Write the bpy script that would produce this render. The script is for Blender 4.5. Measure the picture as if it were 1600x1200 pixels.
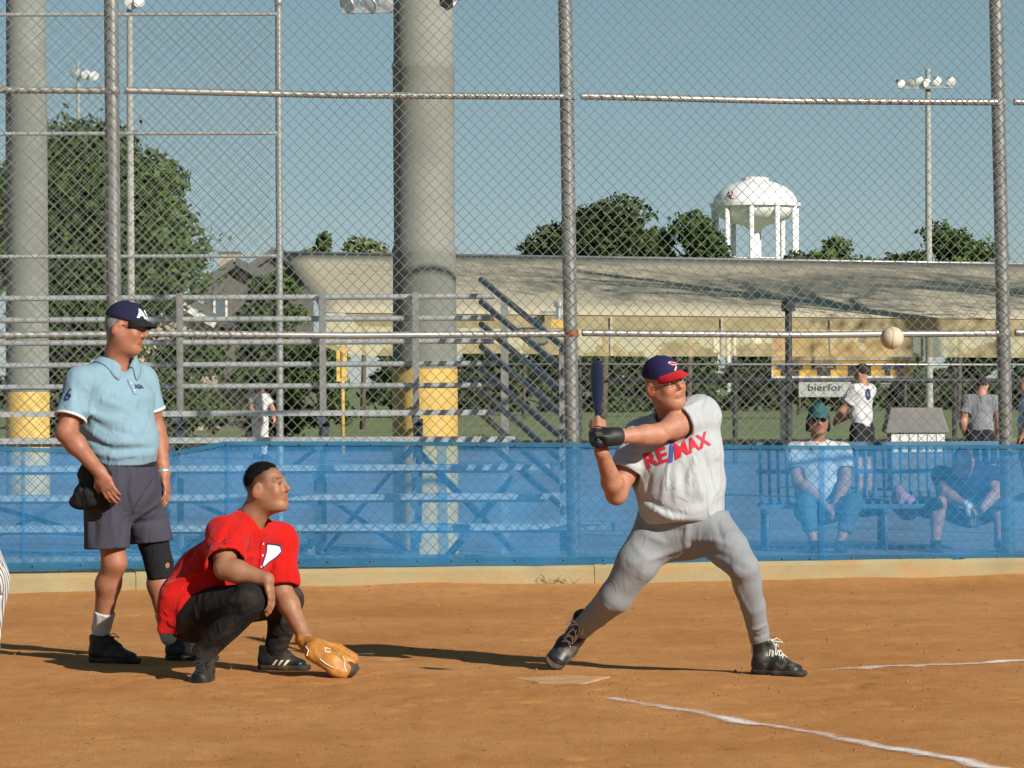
import bpy, bmesh, math, random
import numpy as np
from mathutils import Vector, Matrix
from mathutils.bvhtree import BVHTree

for _o in list(bpy.data.objects):
    bpy.data.objects.remove(_o)
scene = bpy.context.scene
C = scene.collection
RNG = np.random.default_rng(7)
random.seed(7)
R = math.radians

# ------------------------------------------------------------------ camera
F_PX = 5500.0            # focal length in pixels of a 1600 px wide picture
CAM_H = 1.40
ROLL = R(0.25)
cam_d = bpy.data.cameras.new('camera')
cam_d.sensor_width = 36.0
cam_d.lens = F_PX / 1600.0 * 36.0
cam_d.clip_start = 0.1
cam_d.clip_end = 6000.0
cam = bpy.data.objects.new('camera', cam_d)
C.objects.link(cam)
_cr, _sr = math.cos(ROLL), math.sin(ROLL)
cam.matrix_world = Matrix(((_cr, _sr, 0, 0), (0, 0, -1, 0), (-_sr, _cr, 0, CAM_H), (0, 0, 0, 1)))
scene.camera = cam


def at(px, py, Y):
    """world point at depth Y that the photograph (1600x1200) shows at px, py"""
    u, v = px - 800.0, 600.0 - py
    u, v = u * _cr + v * _sr, -u * _sr + v * _cr
    return Vector((u / F_PX * Y, Y, CAM_H + v / F_PX * Y))


# ------------------------------------------------------------------ sky, sun, exposure
SUN_AZ = R(40.0)         # from behind the camera, to the right
SUN_EL = R(27.0)
world = bpy.data.worlds.new('World')
scene.world = world
world.use_nodes = True
wn, wl = world.node_tree.nodes, world.node_tree.links
wn.clear()
w_out = wn.new('ShaderNodeOutputWorld')
w_bg = wn.new('ShaderNodeBackground')
w_sky = wn.new('ShaderNodeTexSky')
w_sky.sky_type = 'NISHITA'
w_sky.sun_disc = False
w_sky.sun_elevation = SUN_EL
w_sky.sun_rotation = math.pi - SUN_AZ
w_sky.altitude = 100.0
w_sky.air_density = 0.55
w_sky.dust_density = 0.0
w_sky.ozone_density = 2.0
w_hs = wn.new('ShaderNodeHueSaturation')
w_hs.inputs['Hue'].default_value = 0.468
w_hs.inputs['Saturation'].default_value = 1.15
w_bg.inputs['Strength'].default_value = 0.106
w_gm = wn.new('ShaderNodeGamma')
w_gm.inputs['Gamma'].default_value = 0.6
wl.new(w_sky.outputs['Color'], w_gm.inputs['Color'])
wl.new(w_gm.outputs['Color'], w_hs.inputs['Color'])
wl.new(w_hs.outputs['Color'], w_bg.inputs['Color'])
wl.new(w_bg.outputs['Background'], w_out.inputs['Surface'])

sun_d = bpy.data.lights.new('sun', 'SUN')
sun_d.energy = 5.0
sun_d.angle = R(0.53)
sun_d.color = (1.0, 0.965, 0.89)
sun = bpy.data.objects.new('sun', sun_d)
C.objects.link(sun)
SUN_DIR = Vector((-math.sin(SUN_AZ) * math.cos(SUN_EL), math.cos(SUN_AZ) * math.cos(SUN_EL), -math.sin(SUN_EL)))
sun.rotation_euler = SUN_DIR.to_track_quat('-Z', 'Y').to_euler()
sun.location = (20, -30, 30)

vs = scene.view_settings
vs.view_transform = 'Standard'
vs.look = 'None'
vs.exposure = 0.38
vs.gamma = 1.0
vs.use_curve_mapping = False

# ------------------------------------------------------------------ object helpers
WLOC = {}


def tag(o, label=None, cat=None, group=None, kind=None):
    if label: o['label'] = label
    if cat: o['category'] = cat
    if group: o['group'] = group
    if kind: o['kind'] = kind
    return o


def thing(name, loc, label=None, cat=None, group=None, kind=None):
    o = bpy.data.objects.new(name, None)
    o.empty_display_size = 0.2
    C.objects.link(o)
    o.location = Vector(loc)
    WLOC[o.name] = Vector(loc)
    return tag(o, label, cat, group, kind)


def link_mesh(name, me, mat=None, parent=None, smooth=False, center=None):
    """me holds world coordinates; its origin is moved to the middle of its base"""
    n = len(me.vertices)
    co = np.empty(n * 3, np.float64)
    me.vertices.foreach_get('co', co)
    co = co.reshape(-1, 3)
    if center is None:
        lo, hi = co.min(0), co.max(0)
        center = Vector(((lo[0] + hi[0]) / 2, (lo[1] + hi[1]) / 2, lo[2]))
    else:
        center = Vector(center)
    co -= np.array(center)
    me.vertices.foreach_set('co', co.ravel())
    o = bpy.data.objects.new(name, me)
    C.objects.link(o)
    WLOC[o.name] = center
    if parent is not None:
        o.parent = parent
        o.location = center - WLOC[parent.name]
    else:
        o.location = center
    if mat is not None:
        for m in (mat if isinstance(mat, (list, tuple)) else [mat]):
            me.materials.append(m)
    if smooth:
        me.polygons.foreach_set('use_smooth', np.ones(len(me.polygons), bool))
    me.update()
    return o


def obj(name, verts, faces, mat=None, parent=None, smooth=False):
    me = bpy.data.meshes.new(name)
    me.from_pydata([tuple(v) for v in verts], [], [tuple(f) for f in faces])
    return link_mesh(name, me, mat, parent, smooth)


def np_mesh(name, verts, quads, mat=None, parent=None, smooth=False):
    """verts (n,3), quads (m,k) as numpy arrays"""
    verts = np.asarray(verts, np.float64)
    quads = np.asarray(quads, np.int32)
    me = bpy.data.meshes.new(name)
    k = quads.shape[1]
    me.vertices.add(len(verts))
    me.vertices.foreach_set('co', verts.ravel())
    me.loops.add(quads.size)
    me.loops.foreach_set('vertex_index', quads.ravel())
    me.polygons.add(len(quads))
    me.polygons.foreach_set('loop_start', np.arange(0, quads.size, k, dtype=np.int32))
    me.update(calc_edges=True)
    return link_mesh(name, me, mat, parent, smooth)


class MB:
    """collects simple solids into one mesh"""
    def __init__(self):
        self.v, self.f = [], []

    def add(self, vs_, fs_):
        b = len(self.v)
        self.v += [Vector(p) for p in vs_]
        self.f += [tuple(i + b for i in f) for f in fs_]
        return self

    def frame(self, o, ax, ay, az, sx, sy, sz):
        """box centred at o with half sizes along given axes"""
        o = Vector(o)
        ax, ay, az = Vector(ax).normalized(), Vector(ay).normalized(), Vector(az).normalized()
        vs_ = [o + ax * sx * i + ay * sy * j + az * sz * k for k in (-1, 1) for j in (-1, 1) for i in (-1, 1)]
        return self.add(vs_, [(0, 2, 3, 1), (4, 5, 7, 6), (0, 1, 5, 4), (2, 6, 7, 3), (0, 4, 6, 2), (1, 3, 7, 5)])

    def box(self, x0, x1, y0, y1, z0, z1):
        return self.frame(((x0 + x1) / 2, (y0 + y1) / 2, (z0 + z1) / 2), (1, 0, 0), (0, 1, 0), (0, 0, 1),
                          abs(x1 - x0) / 2, abs(y1 - y0) / 2, abs(z1 - z0) / 2)

    def beam(self, a, b, w, h, up=(0, 0, 1)):
        a, b = Vector(a), Vector(b)
        d = (b - a).normalized()
        s = d.cross(Vector(up))
        if s.length < 1e-4: s = d.cross(Vector((0, 1, 0)))
        s.normalize()
        u = s.cross(d)
        return self.frame((a + b) / 2, d, s, u, (b - a).length / 2, w / 2, h / 2)

    def tube(self, pts, r, seg=8, cap=True):
        pts = [Vector(p) for p in pts]
        n = len(pts)
        rr = r if isinstance(r, (list, tuple)) else [r] * n
        b = len(self.v)
        prev = None
        for i, p in enumerate(pts):
            d = (pts[min(i + 1, n - 1)] - pts[max(i - 1, 0)]).normalized()
            if prev is None:
                s = d.cross(Vector((0, 0, 1)))
                if s.length < 1e-3: s = d.cross(Vector((0, 1, 0)))
            else:
                s = prev - d * prev.dot(d)
            s.normalize(); prev = s
            t = d.cross(s)
            for k in range(seg):
                a = 2 * math.pi * k / seg
                self.v.append(p + (s * math.cos(a) + t * math.sin(a)) * rr[i])
        for i in range(n - 1):
            for k in range(seg):
                k2 = (k + 1) % seg
                self.f.append((b + i * seg + k, b + i * seg + k2, b + (i + 1) * seg + k2, b + (i + 1) * seg + k))
        if cap:
            self.f.append(tuple(b + k for k in range(seg))[::-1])
            self.f.append(tuple(b + (n - 1) * seg + k for k in range(seg)))
        return self

    def lathe(self, prof, c, seg=24, axis='z'):
        c = Vector(c)
        b = len(self.v)
        for (r, z) in prof:
            for k in range(seg):
                a = 2 * math.pi * k / seg
                self.v.append(c + Vector((r * math.cos(a), r * math.sin(a), z)))
        for i in range(len(prof) - 1):
            for k in range(seg):
                k2 = (k + 1) % seg
                self.f.append((b + i * seg + k, b + i * seg + k2, b + (i + 1) * seg + k2, b + (i + 1) * seg + k))
        self.f.append(tuple(b + k for k in range(seg))[::-1])
        self.f.append(tuple(b + (len(prof) - 1) * seg + k for k in range(seg)))
        return self

    def build(self, name, mat, parent=None, smooth=False):
        return obj(name, self.v, self.f, mat, parent, smooth)


def auto_smooth(o, ang=40):
    me = o.data
    me.polygons.foreach_set('use_smooth', np.ones(len(me.polygons), bool))
    bm = bmesh.new(); bm.from_mesh(me)
    for e in bm.edges:
        if len(e.link_faces) == 2 and e.calc_face_angle(0) > R(ang):
            e.smooth = False
    bm.to_mesh(me); bm.free()
    return o


# numpy value noise --------------------------------------------------------
_LAT = np.random.default_rng(3).random((256, 256))


def vnoise(x, y):
    xi, yi = np.floor(x).astype(int), np.floor(y).astype(int)
    fx, fy = x - xi, y - yi
    fx, fy = fx * fx * (3 - 2 * fx), fy * fy * (3 - 2 * fy)
    g = lambda a, b: _LAT[a & 255, b & 255]
    return (g(xi, yi) * (1 - fx) + g(xi + 1, yi) * fx) * (1 - fy) + (g(xi, yi + 1) * (1 - fx) + g(xi + 1, yi + 1) * fx) * fy


def fbm(x, y, oct=4):
    t, a, s = 0, 0.5, 1.0
    for k in range(oct):
        t = t + a * (vnoise(x * s + 17.3 * k, y * s + 5.1 * k) - 0.5)
        a *= 0.5; s *= 2.07
    return t


# ------------------------------------------------------------------ materials
def new_mat(name):
    m = bpy.data.materials.new(name)
    m.use_nodes = True
    nt = m.node_tree
    return m, nt, nt.nodes['Principled BSDF'], nt.nodes['Material Output']


def N(nt, kind, **kw):
    n = nt.nodes.new(kind)
    for k, v in kw.items():
        if k in n.inputs: n.inputs[k].default_value = v
        else: setattr(n, k, v)
    return n


def ramp(nt, src, stops):
    r = nt.nodes.new('ShaderNodeValToRGB')
    e = r.color_ramp.elements
    while len(e) < len(stops): e.new(0.5)
    for i, (p, c) in enumerate(stops):
        e[i].position = p
        e[i].color = (*c, 1) if len(c) == 3 else c
    nt.links.new(src, r.inputs['Fac'])
    return r


def mat(name, col, rough=0.8, metal=0.0, var=0.12, scale=6.0, bump=0.0, bscale=60.0, stain=None, stain_amt=0.5,
        stain_scale=2.0, coat=0.0, spec=0.4, detail=5.0, sheen=0.0, attr=None, aniso_z=None):
    """procedural surface: base colour with two scales of variation, optional stain and relief"""
    m, nt, b, out = new_mat(name)
    L = nt.links.new
    tc = N(nt, 'ShaderNodeTexCoord')
    geo = N(nt, 'ShaderNodeNewGeometry')
    src = geo.outputs['Position']
    if aniso_z:
        mp = N(nt, 'ShaderNodeMapping'); mp.inputs['Scale'].default_value = aniso_z
        L(src, mp.inputs['Vector']); src = mp.outputs['Vector']
    n1 = N(nt, 'ShaderNodeTexNoise', Scale=scale, Detail=detail, Roughness=0.6)
    L(src, n1.inputs['Vector'])
    lo = tuple(max(0, c * (1 - var)) for c in col); hi = tuple(min(1, c * (1 + var)) for c in col)
    r = ramp(nt, n1.outputs['Fac'], [(0.3, lo), (0.7, hi)])
    c_out = r.outputs['Color']
    if attr:
        at_ = N(nt, 'ShaderNodeVertexColor', layer_name=attr)
        mx = N(nt, 'ShaderNodeMix', data_type='RGBA', blend_type='MULTIPLY')
        mx.inputs[0].default_value = 1.0
        L(c_out, mx.inputs[6]); L(at_.outputs['Color'], mx.inputs[7]); c_out = mx.outputs[2]
    if stain:
        n2 = N(nt, 'ShaderNodeTexNoise', Scale=stain_scale, Detail=6.0, Roughness=0.65)
        L(src, n2.inputs['Vector'])
        r2 = ramp(nt, n2.outputs['Fac'], [(0.48, (0, 0, 0)), (0.68, (stain_amt,) * 3)])
        mx = N(nt, 'ShaderNodeMix', data_type='RGBA')
        L(r2.outputs['Color'], mx.inputs[0]); L(c_out, mx.inputs[6])
        mx.inputs[7].default_value = (*stain, 1); c_out = mx.outputs[2]
    L(c_out, b.inputs['Base Color'])
    b.inputs['Roughness'].default_value = rough
    b.inputs['Metallic'].default_value = metal
    b.inputs['Specular IOR Level'].default_value = spec
    if coat: b.inputs['Coat Weight'].default_value = coat
    if sheen: b.inputs['Sheen Weight'].default_value = sheen
    if bump:
        n3 = N(nt, 'ShaderNodeTexNoise', Scale=bscale, Detail=4.0, Roughness=0.6)
        L(src, n3.inputs['Vector'])
        bp = N(nt, 'ShaderNodeBump', Strength=bump, Distance=0.01)
        L(n3.outputs['Fac'], bp.inputs['Height'])
        L(bp.outputs['Normal'], b.inputs['Normal'])
    return m


def cloth(name, col, var=0.07, bump=0.5, stain=None, stain_amt=0.4, rough=0.9, wr=17.0, stain_scale=5.0):
    """woven cloth: fine weave plus soft creases"""
    m = mat(name, col, rough=rough, var=var, scale=9.0, stain=stain, stain_amt=stain_amt, stain_scale=stain_scale, spec=0.2)
    nt = m.node_tree; L = nt.links.new; b = nt.nodes['Principled BSDF']
    geo = N(nt, 'ShaderNodeNewGeometry')
    mp = N(nt, 'ShaderNodeMapping'); mp.inputs['Scale'].default_value = (1.0, 1.0, 0.55)
    L(geo.outputs['Position'], mp.inputs['Vector'])
    n1 = N(nt, 'ShaderNodeTexNoise', Scale=wr * .62, Detail=1.2, Roughness=0.45, Distortion=1.4)
    L(mp.outputs['Vector'], n1.inputs['Vector'])
    b1 = N(nt, 'ShaderNodeBump', Strength=min(1.0, bump * 1.3), Distance=0.022)
    sb_ = N(nt, 'ShaderNodeMath', operation='SUBTRACT'); L(n1.outputs['Fac'], sb_.inputs[0]); sb_.inputs[1].default_value = 0.5
    ab_ = N(nt, 'ShaderNodeMath', operation='ABSOLUTE'); L(sb_.outputs[0], ab_.inputs[0])
    pw_ = N(nt, 'ShaderNodeMath', operation='POWER'); L(ab_.outputs[0], pw_.inputs[0]); pw_.inputs[1].default_value = 0.7
    ml_ = N(nt, 'ShaderNodeMath', operation='MULTIPLY_ADD'); L(pw_.outputs[0], ml_.inputs[0]); ml_.inputs[1].default_value = 0.9; L(n1.outputs['Fac'], ml_.inputs[2])
    L(ml_.outputs[0], b1.inputs['Height'])
    n2 = N(nt, 'ShaderNodeTexNoise', Scale=700.0, Detail=2.0)
    L(geo.outputs['Position'], n2.inputs['Vector'])
    b2 = N(nt, 'ShaderNodeBump', Strength=0.12, Distance=0.002)
    L(n2.outputs['Fac'], b2.inputs['Height']); L(b1.outputs['Normal'], b2.inputs['Normal'])
    L(b2.outputs['Normal'], b.inputs['Normal'])
    b.inputs['Sheen Weight'].default_value = 0.08 if max(col) > .2 else 0.0
    return m


M = {}
M['galv'] = mat('galvanised_steel', (0.34, 0.34, 0.32), rough=0.36, metal=0.45, var=0.2, scale=14, stain=(0.22, 0.2, 0.17), stain_amt=0.5, stain_scale=7)
M['post'] = mat('galvanised_post', (0.24, 0.245, 0.235), rough=0.40, metal=0.4, var=0.2, scale=9, stain=(0.17, 0.155, 0.13), stain_amt=0.5, stain_scale=5)
M['pipe'] = mat('bright_galvanised_pipe', (0.56, 0.56, 0.54), rough=0.30, metal=0.5, var=0.15, scale=9, stain=(0.33, 0.31, 0.28), stain_amt=0.4, stain_scale=6)
M['wire'] = mat('chain_link_wire', (0.15, 0.152, 0.132), rough=0.55, metal=0.2, var=0.15, scale=3)
M['wire_far'] = mat('far_chain_link_wire', (0.15, 0.155, 0.135), rough=0.6, metal=0.1, var=0.1, scale=3)
M['alu'] = mat('aluminium_plank', (0.47, 0.475, 0.465), rough=0.38, metal=0.3, var=0.12, scale=5, aniso_z=(0.4, 5, 5), stain=(0.35, 0.33, 0.3), stain_amt=0.35)
M['dark_pipe'] = mat('dark_painted_pipe', (0.09, 0.12, 0.15), rough=0.5, metal=0.3, var=0.2)
M['black_paint'] = mat('black_paint', (0.025, 0.028, 0.03), rough=0.5, var=0.2)
M['concrete_col'] = mat('weathered_concrete_column', (0.205, 0.212, 0.182), rough=0.9, var=0.12, scale=2.5, bump=0.3, bscale=40, stain=(0.155, 0.15, 0.13), stain_amt=0.45, stain_scale=1.3)
M['yellow'] = mat('yellow_safety_paint', (0.60, 0.38, 0.085), rough=0.65, var=0.1, scale=4, stain=(0.5, 0.33, 0.12), stain_amt=0.5, stain_scale=3)
M['rust'] = mat('rust', (0.22, 0.09, 0.04), rough=0.9, var=0.3, scale=40)
M['white_paint'] = mat('white_tank_paint', (0.78, 0.77, 0.74), rough=0.5, var=0.05, scale=0.3)
M['lamp_metal'] = mat('floodlight_metal', (0.62, 0.63, 0.62), rough=0.3, metal=0.8, var=0.15)
M['lamp_glass'] = mat('floodlight_glass', (0.75, 0.76, 0.76), rough=0.15, var=0.1, spec=0.8)
M['pole_grey'] = mat('light_pole_concrete', (0.34, 0.33, 0.29), rough=0.85, var=0.1, scale=2)

# ------------------------------------------------------------------ implicit surfaces (bodies, clothes, gloves)
def V3(p):
    return np.array([p[0], p[1], p[2]], np.float32)


def nrm(v):
    v = np.asarray(v, np.float32)
    return v / max(1e-9, np.linalg.norm(v))


def rc(a, ra, b, rb, k=0.02, op='u'):
    a, b = V3(a), V3(b)
    ab = b - a
    l2 = max(1e-9, float(ab @ ab))

    def fn(p):
        q = p - a
        t = np.clip((q @ ab) / l2, 0, 1)
        q = q - t[:, None] * ab
        return np.sqrt(np.einsum('ij,ij->i', q, q)) - (ra + t * (rb - ra))
    return (fn, (a + b) / 2, math.sqrt(l2) / 2 + max(ra, rb), op, k)


def sph(c, r, k=0.015, op='u'):
    c = V3(c)
    return (lambda p: np.sqrt(np.einsum('ij,ij->i', p - c, p - c)) - r, c, r, op, k)


def ell(c, radii, axes=None, k=0.015, op='u'):
    c = V3(c)
    A = np.eye(3, dtype=np.float32) if axes is None else np.array([nrm(x) for x in axes], np.float32)
    rad = np.array(radii, np.float32)

    def fn(p):
        q = (p - c) @ A.T
        k0 = np.sqrt(((q / rad) ** 2).sum(1))
        k1 = np.sqrt(((q / (rad * rad)) ** 2).sum(1)) + 1e-6
        return np.where(k0 < 0.3, -0.7 * rad.min() + 0 * k0, k0 * (k0 - 1) / k1)
    return (fn, c, float(rad.max()), op, k)


def seg(a, b, side, rx0, ry0, rx1, ry1, k=0.03, op='u'):
    """elliptic section swept from a to b; rx along side, ry across"""
    a, b = V3(a), V3(b)
    ab = b - a
    ln = float(np.linalg.norm(ab)); u = ab / max(ln, 1e-6)
    s = np.asarray(V3(side)); s = nrm(s - u * (s @ u))
    v = np.cross(u, s)

    def fn(p):
        q = p - a
        t = np.clip((q @ u) / max(ln, 1e-6), 0, 1)
        q = q - (t * ln)[:, None] * u
        rx = rx0 + t * (rx1 - rx0); ry = ry0 + t * (ry1 - ry0); rz = np.minimum(rx, ry)
        x, y, z = q @ s, q @ v, q @ u
        k0 = np.sqrt((x / rx) ** 2 + (y / ry) ** 2 + (z / rz) ** 2)
        k1 = np.sqrt((x / rx ** 2) ** 2 + (y / ry ** 2) ** 2 + (z / rz ** 2) ** 2) + 1e-6
        return np.where(k0 < 0.3, -0.6 * rz, k0 * (k0 - 1) / k1)
    return (fn, (a + b) / 2, ln / 2 + max(rx0, ry0, rx1, ry1), op, k)


def slab(o, ax, half, rnd=0.01, k=0.01, op='u'):
    """rounded box; ax = 3 unit axes, half = half sizes"""
    o = V3(o); A = np.array([nrm(x) for x in ax], np.float32); h = np.array(half, np.float32) - rnd

    def fn(p):
        q = np.abs((p - o) @ A.T) - h
        return np.sqrt((np.maximum(q, 0) ** 2).sum(1)) + np.minimum(q.max(1), 0) - rnd
    return (fn, o, float(np.linalg.norm(half)), op, k)


def cut(o, nvec, rad, k=0.004):
    """removes what lies beyond the plane at o (along nvec) within rad of o"""
    o, n = V3(o), nrm(V3(nvec))

    def fn(p):
        q = p - o
        return np.maximum(-(q @ n), np.sqrt(np.einsum('ij,ij->i', q, q)) - rad)
    return (fn, o, rad, 's', k)


def fold(a, b, w, amp):
    """ridge (amp>0) or crease (amp<0) along a segment"""
    a, b = V3(a), V3(b)
    ab = b - a
    l2 = max(1e-9, float(ab @ ab))

    def fn(p):
        q = p - a
        t = np.clip((q @ ab) / l2, 0, 1)
        q = q - t[:, None] * ab
        return amp * np.exp(-np.einsum('ij,ij->i', q, q) / (w * w)) * np.sin(np.pi * np.clip(t, 0.08, 0.92))
    return (fn, (a + b) / 2, math.sqrt(l2) / 2 + 2.5 * w, 'f', 0)


def foldline(pts, w, amp):
    """ridge or crease along a polyline lying on the surface"""
    P = np.array([V3(q) for q in pts], np.float32)
    c = P.mean(0); rr = float(np.sqrt(((P - c) ** 2).sum(1)).max()) + 2.5 * w
    n = len(P) - 1

    def fn(p):
        best = np.full(len(p), 1e9, np.float32); tt = np.zeros(len(p), np.float32)
        for i in range(n):
            ab = P[i + 1] - P[i]; l2 = max(1e-9, float(ab @ ab))
            q = p - P[i]; t = np.clip((q @ ab) / l2, 0, 1); q = q - t[:, None] * ab
            d2 = np.einsum('ij,ij->i', q, q); m = d2 < best
            best = np.where(m, d2, best); tt = np.where(m, (i + t) / n, tt)
        dd_ = np.sqrt(best) / w
        return amp * np.exp(-dd_ * dd_) * np.sin(np.pi * np.clip(.10 + .8 * tt, 0, 1)) ** .7
    return (fn, c, rr, 'f', 0)


def pfolds(prims, specs, h=0.016):
    """folds given as paths in the photograph, laid on the surface of prims"""
    v, q = sdf_raw(prims, h, relax=0)
    tree_ = BVHTree.FromPolygons([Vector(x) for x in v], [tuple(int(i) for i in f) for f in q])
    out = []
    eye = Vector((0, 0, CAM_H))
    for path, w, amp in specs:
        pts = []
        for (a, b) in zip(path[:-1], path[1:]):
            for t in (0, .5):
                x, y = a[0] + (b[0] - a[0]) * t, a[1] + (b[1] - a[1]) * t
                hit = tree_.ray_cast(eye, (at(x, y, 10.0) - eye).normalized(), 60.0)
                if hit[0] is not None: pts.append(hit[0])
        hit = tree_.ray_cast(eye, (at(path[-1][0], path[-1][1], 10.0) - eye).normalized(), 60.0)
        if hit[0] is not None: pts.append(hit[0])
        if len(pts) > 1: out.append(foldline(pts, w * 1.3, amp * (1.25 if amp > 0 else .95)))
    return out


def sleeve(sh, el, t, r0, r1, k=.04):
    """open sleeve: prims to put first, carving to apply last"""
    sh, el = Vector(sh), Vector(el); d = (el - sh).normalized(); e = sh.lerp(el, t)
    first = [rc(sh, r0, e + d * .06, r1, k), cut(e, d, .2)]
    carve = [rc(e - d * .05, r1 - .020, e + d * .06, r1 - .011)[:3] + ('s', .004)]
    return first, carve, e


def smin(a, b, k):
    h = np.maximum(k - np.abs(a - b), 0) / k
    return np.minimum(a, b) - h * h * k * 0.25


def smax(a, b, k):
    return -smin(-a, -b, k)


def sdf_eval(prims, P, ctr, brad):
    """P (N,n3,3) block samples; ctr (N,3) block centres"""
    nb, n3, _ = P.shape
    d = np.full((nb, n3), 1.0, np.float32)
    for fn, c, rr, op, k in prims:
        m = np.sqrt(((ctr - c) ** 2).sum(1)) < rr + brad + (max(k, 0.02) + 0.035 if op != 'f' else 0.01)
        if not m.any(): continue
        v = fn(P[m].reshape(-1, 3)).astype(np.float32).reshape(-1, n3)
        if op == 'u': d[m] = smin(d[m], v, k)
        elif op == 's': d[m] = smax(d[m], -v, k)
        else: d[m] = d[m] - v
    return d


def sdf_raw(prims, h=0.005, shell=0.0, late=(), bump=None, relax=2):
    """implicit surface -> (verts, quads), block-sparse surface nets"""
    B = 12
    n = B + 1
    us = [p for p in prims if p[3] == 'u']
    lo = np.min([p[1] - p[2] for p in us], 0) - 0.03
    hi = np.max([p[1] + p[2] for p in us], 0) + 0.03
    bs = B * h
    nb = np.maximum(1, np.ceil((hi - lo) / bs).astype(int))
    gi = np.stack(np.meshgrid(*[np.arange(x) for x in nb], indexing='ij'), -1).reshape(-1, 3)
    ctr = (lo + (gi + 0.5) * bs).astype(np.float32)
    brad = bs * 0.87
    dc = sdf_eval(prims, ctr[:, None, :], ctr, brad + shell + 0.02)[:, 0]
    keep = np.abs(dc + shell * .5) < brad * 1.18 + 0.012 + shell * .5
    gi, ctr = gi[keep], ctr[keep]
    off = np.stack(np.meshgrid(*[np.arange(n)] * 3, indexing='ij'), -1).reshape(-1, 3)
    P = (lo + (gi[:, None, :] * B + off[None]) * h).astype(np.float32)
    d = sdf_eval(prims, P, ctr, brad)
    if bump is not None:
        d = d + bump(P.reshape(-1, 3)).reshape(d.shape)
    if shell:
        d = np.maximum(d, -(d + shell))
    for fn, c, rr, op, k in late:
        m = np.sqrt(((ctr - c) ** 2).sum(1)) < rr + brad + 0.03
        if m.any():
            v = fn(P[m].reshape(-1, 3)).astype(np.float32).reshape(-1, n ** 3)
            d[m] = smax(d[m], -v, max(k, 1e-4))
    D = d.reshape(-1, n, n, n)
    ins = D < 0
    cs = np.zeros((len(gi), B, B, B), np.int8)
    for a in (0, 1):
        for b in (0, 1):
            for c in (0, 1):
                cs += ins[:, a:B + a, b:B + b, c:B + c]
    act = np.argwhere((cs > 0) & (cs < 8))
    bi, i, j, k = act.T
    corners = {}
    for a in (0, 1):
        for b in (0, 1):
            for c in (0, 1):
                corners[a, b, c] = D[bi, i + a, j + b, k + c]
    acc = np.zeros((len(act), 3)); cnt = np.zeros(len(act))
    for ax in range(3):
        for e in range(4):
            o1 = [0, 0, 0]
            others = [x for x in range(3) if x != ax]
            o1[others[0]] = e & 1; o1[others[1]] = e >> 1
            o2 = list(o1); o2[ax] = 1
            v1, v2 = corners[tuple(o1)], corners[tuple(o2)]
            m = (v1 < 0) != (v2 < 0)
            t = v1[m] / (v1[m] - v2[m])
            pos = np.tile(np.array(o1, float), (m.sum(), 1)); pos[:, ax] += t
            acc[m] += pos; cnt[m] += 1
    cell = gi[bi] * B + act[:, 1:]
    verts = lo + (cell + acc / cnt[:, None]) * h
    BIG = 4096
    key = lambda q: ((q[:, 0] + 8) * BIG + (q[:, 1] + 8)) * BIG + (q[:, 2] + 8)
    ck = key(cell.astype(np.int64))
    order = np.argsort(ck); cks = ck[order]
    quads = []
    for ax in range(3):
        s1 = [slice(None)] + [slice(0, B)] * 3
        s2 = list(s1); s2[ax + 1] = slice(1, B + 1)
        A1, A2 = ins[tuple(s1)], ins[tuple(s2)]
        w = np.argwhere(A1 != A2)
        flip = A1[tuple(w.T)]
        g = (gi[w[:, 0]] * B + w[:, 1:]).astype(np.int64)
        o1, o2 = [x for x in range(3) if x != ax]
        if ax == 1: o1, o2 = o2, o1
        idx = []
        ok = np.ones(len(g), bool)
        for (e1, e2) in ((0, 0), (1, 0), (1, 1), (0, 1)):
            q = g.copy(); q[:, o1] -= e1; q[:, o2] -= e2
            kk = key(q); pz = np.minimum(np.searchsorted(cks, kk), len(cks) - 1)
            ok &= cks[pz] == kk
            idx.append(order[pz])
        Q = np.stack(idx, 1)
        Q[~flip] = Q[~flip][:, ::-1]
        quads.append(Q[ok])
    quads = np.concatenate(quads)
    for _ in range(relax):
        s = np.zeros_like(verts); c2 = np.zeros(len(verts))
        for a, b in ((0, 1), (1, 2), (2, 3), (3, 0)):
            for x, y in ((a, b), (b, a)):
                for dd in range(3):
                    s[:, dd] += np.bincount(quads[:, x], weights=verts[quads[:, y], dd], minlength=len(verts))
                c2 += np.bincount(quads[:, x], minlength=len(verts))
        verts = verts * 0.5 + 0.5 * s / np.maximum(c2, 1)[:, None]
    return verts, quads


def sdf_obj(name, prims, m, parent=None, h=0.005, colour=None, **kw):
    v, q = sdf_raw(prims, h, **kw)
    used = np.unique(q)
    if len(used) < len(v):
        mp = np.zeros(len(v), int); mp[used] = np.arange(len(used))
        v, q = v[used], mp[q]
    o = np_mesh(name, v, q, m, parent, smooth=True)
    if colour is not None:
        col = colour(v)
        ca = o.data.color_attributes.new('Col', 'FLOAT_COLOR', 'POINT')
        ca.data.foreach_set('color', np.concatenate([col, np.ones((len(v), 1))], 1).astype(np.float32).ravel())
    return o


def wob(seed, amp, freq):
    """soft random undulation for cloth"""
    r = np.random.default_rng(seed)
    W = r.normal(size=(5, 3)) * freq
    ph = r.random(5) * 6.28

    def fn(p):
        q = p + 0.03 * np.sin(p[:, [1, 2, 0]] * 17 + seed)
        t = 0
        for i in range(5):
            t = t + np.sin(q @ W[i].astype(np.float32) + ph[i])
        return (amp * t / 2.2).astype(np.float32)
    return fn


_BVH = {}


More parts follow.
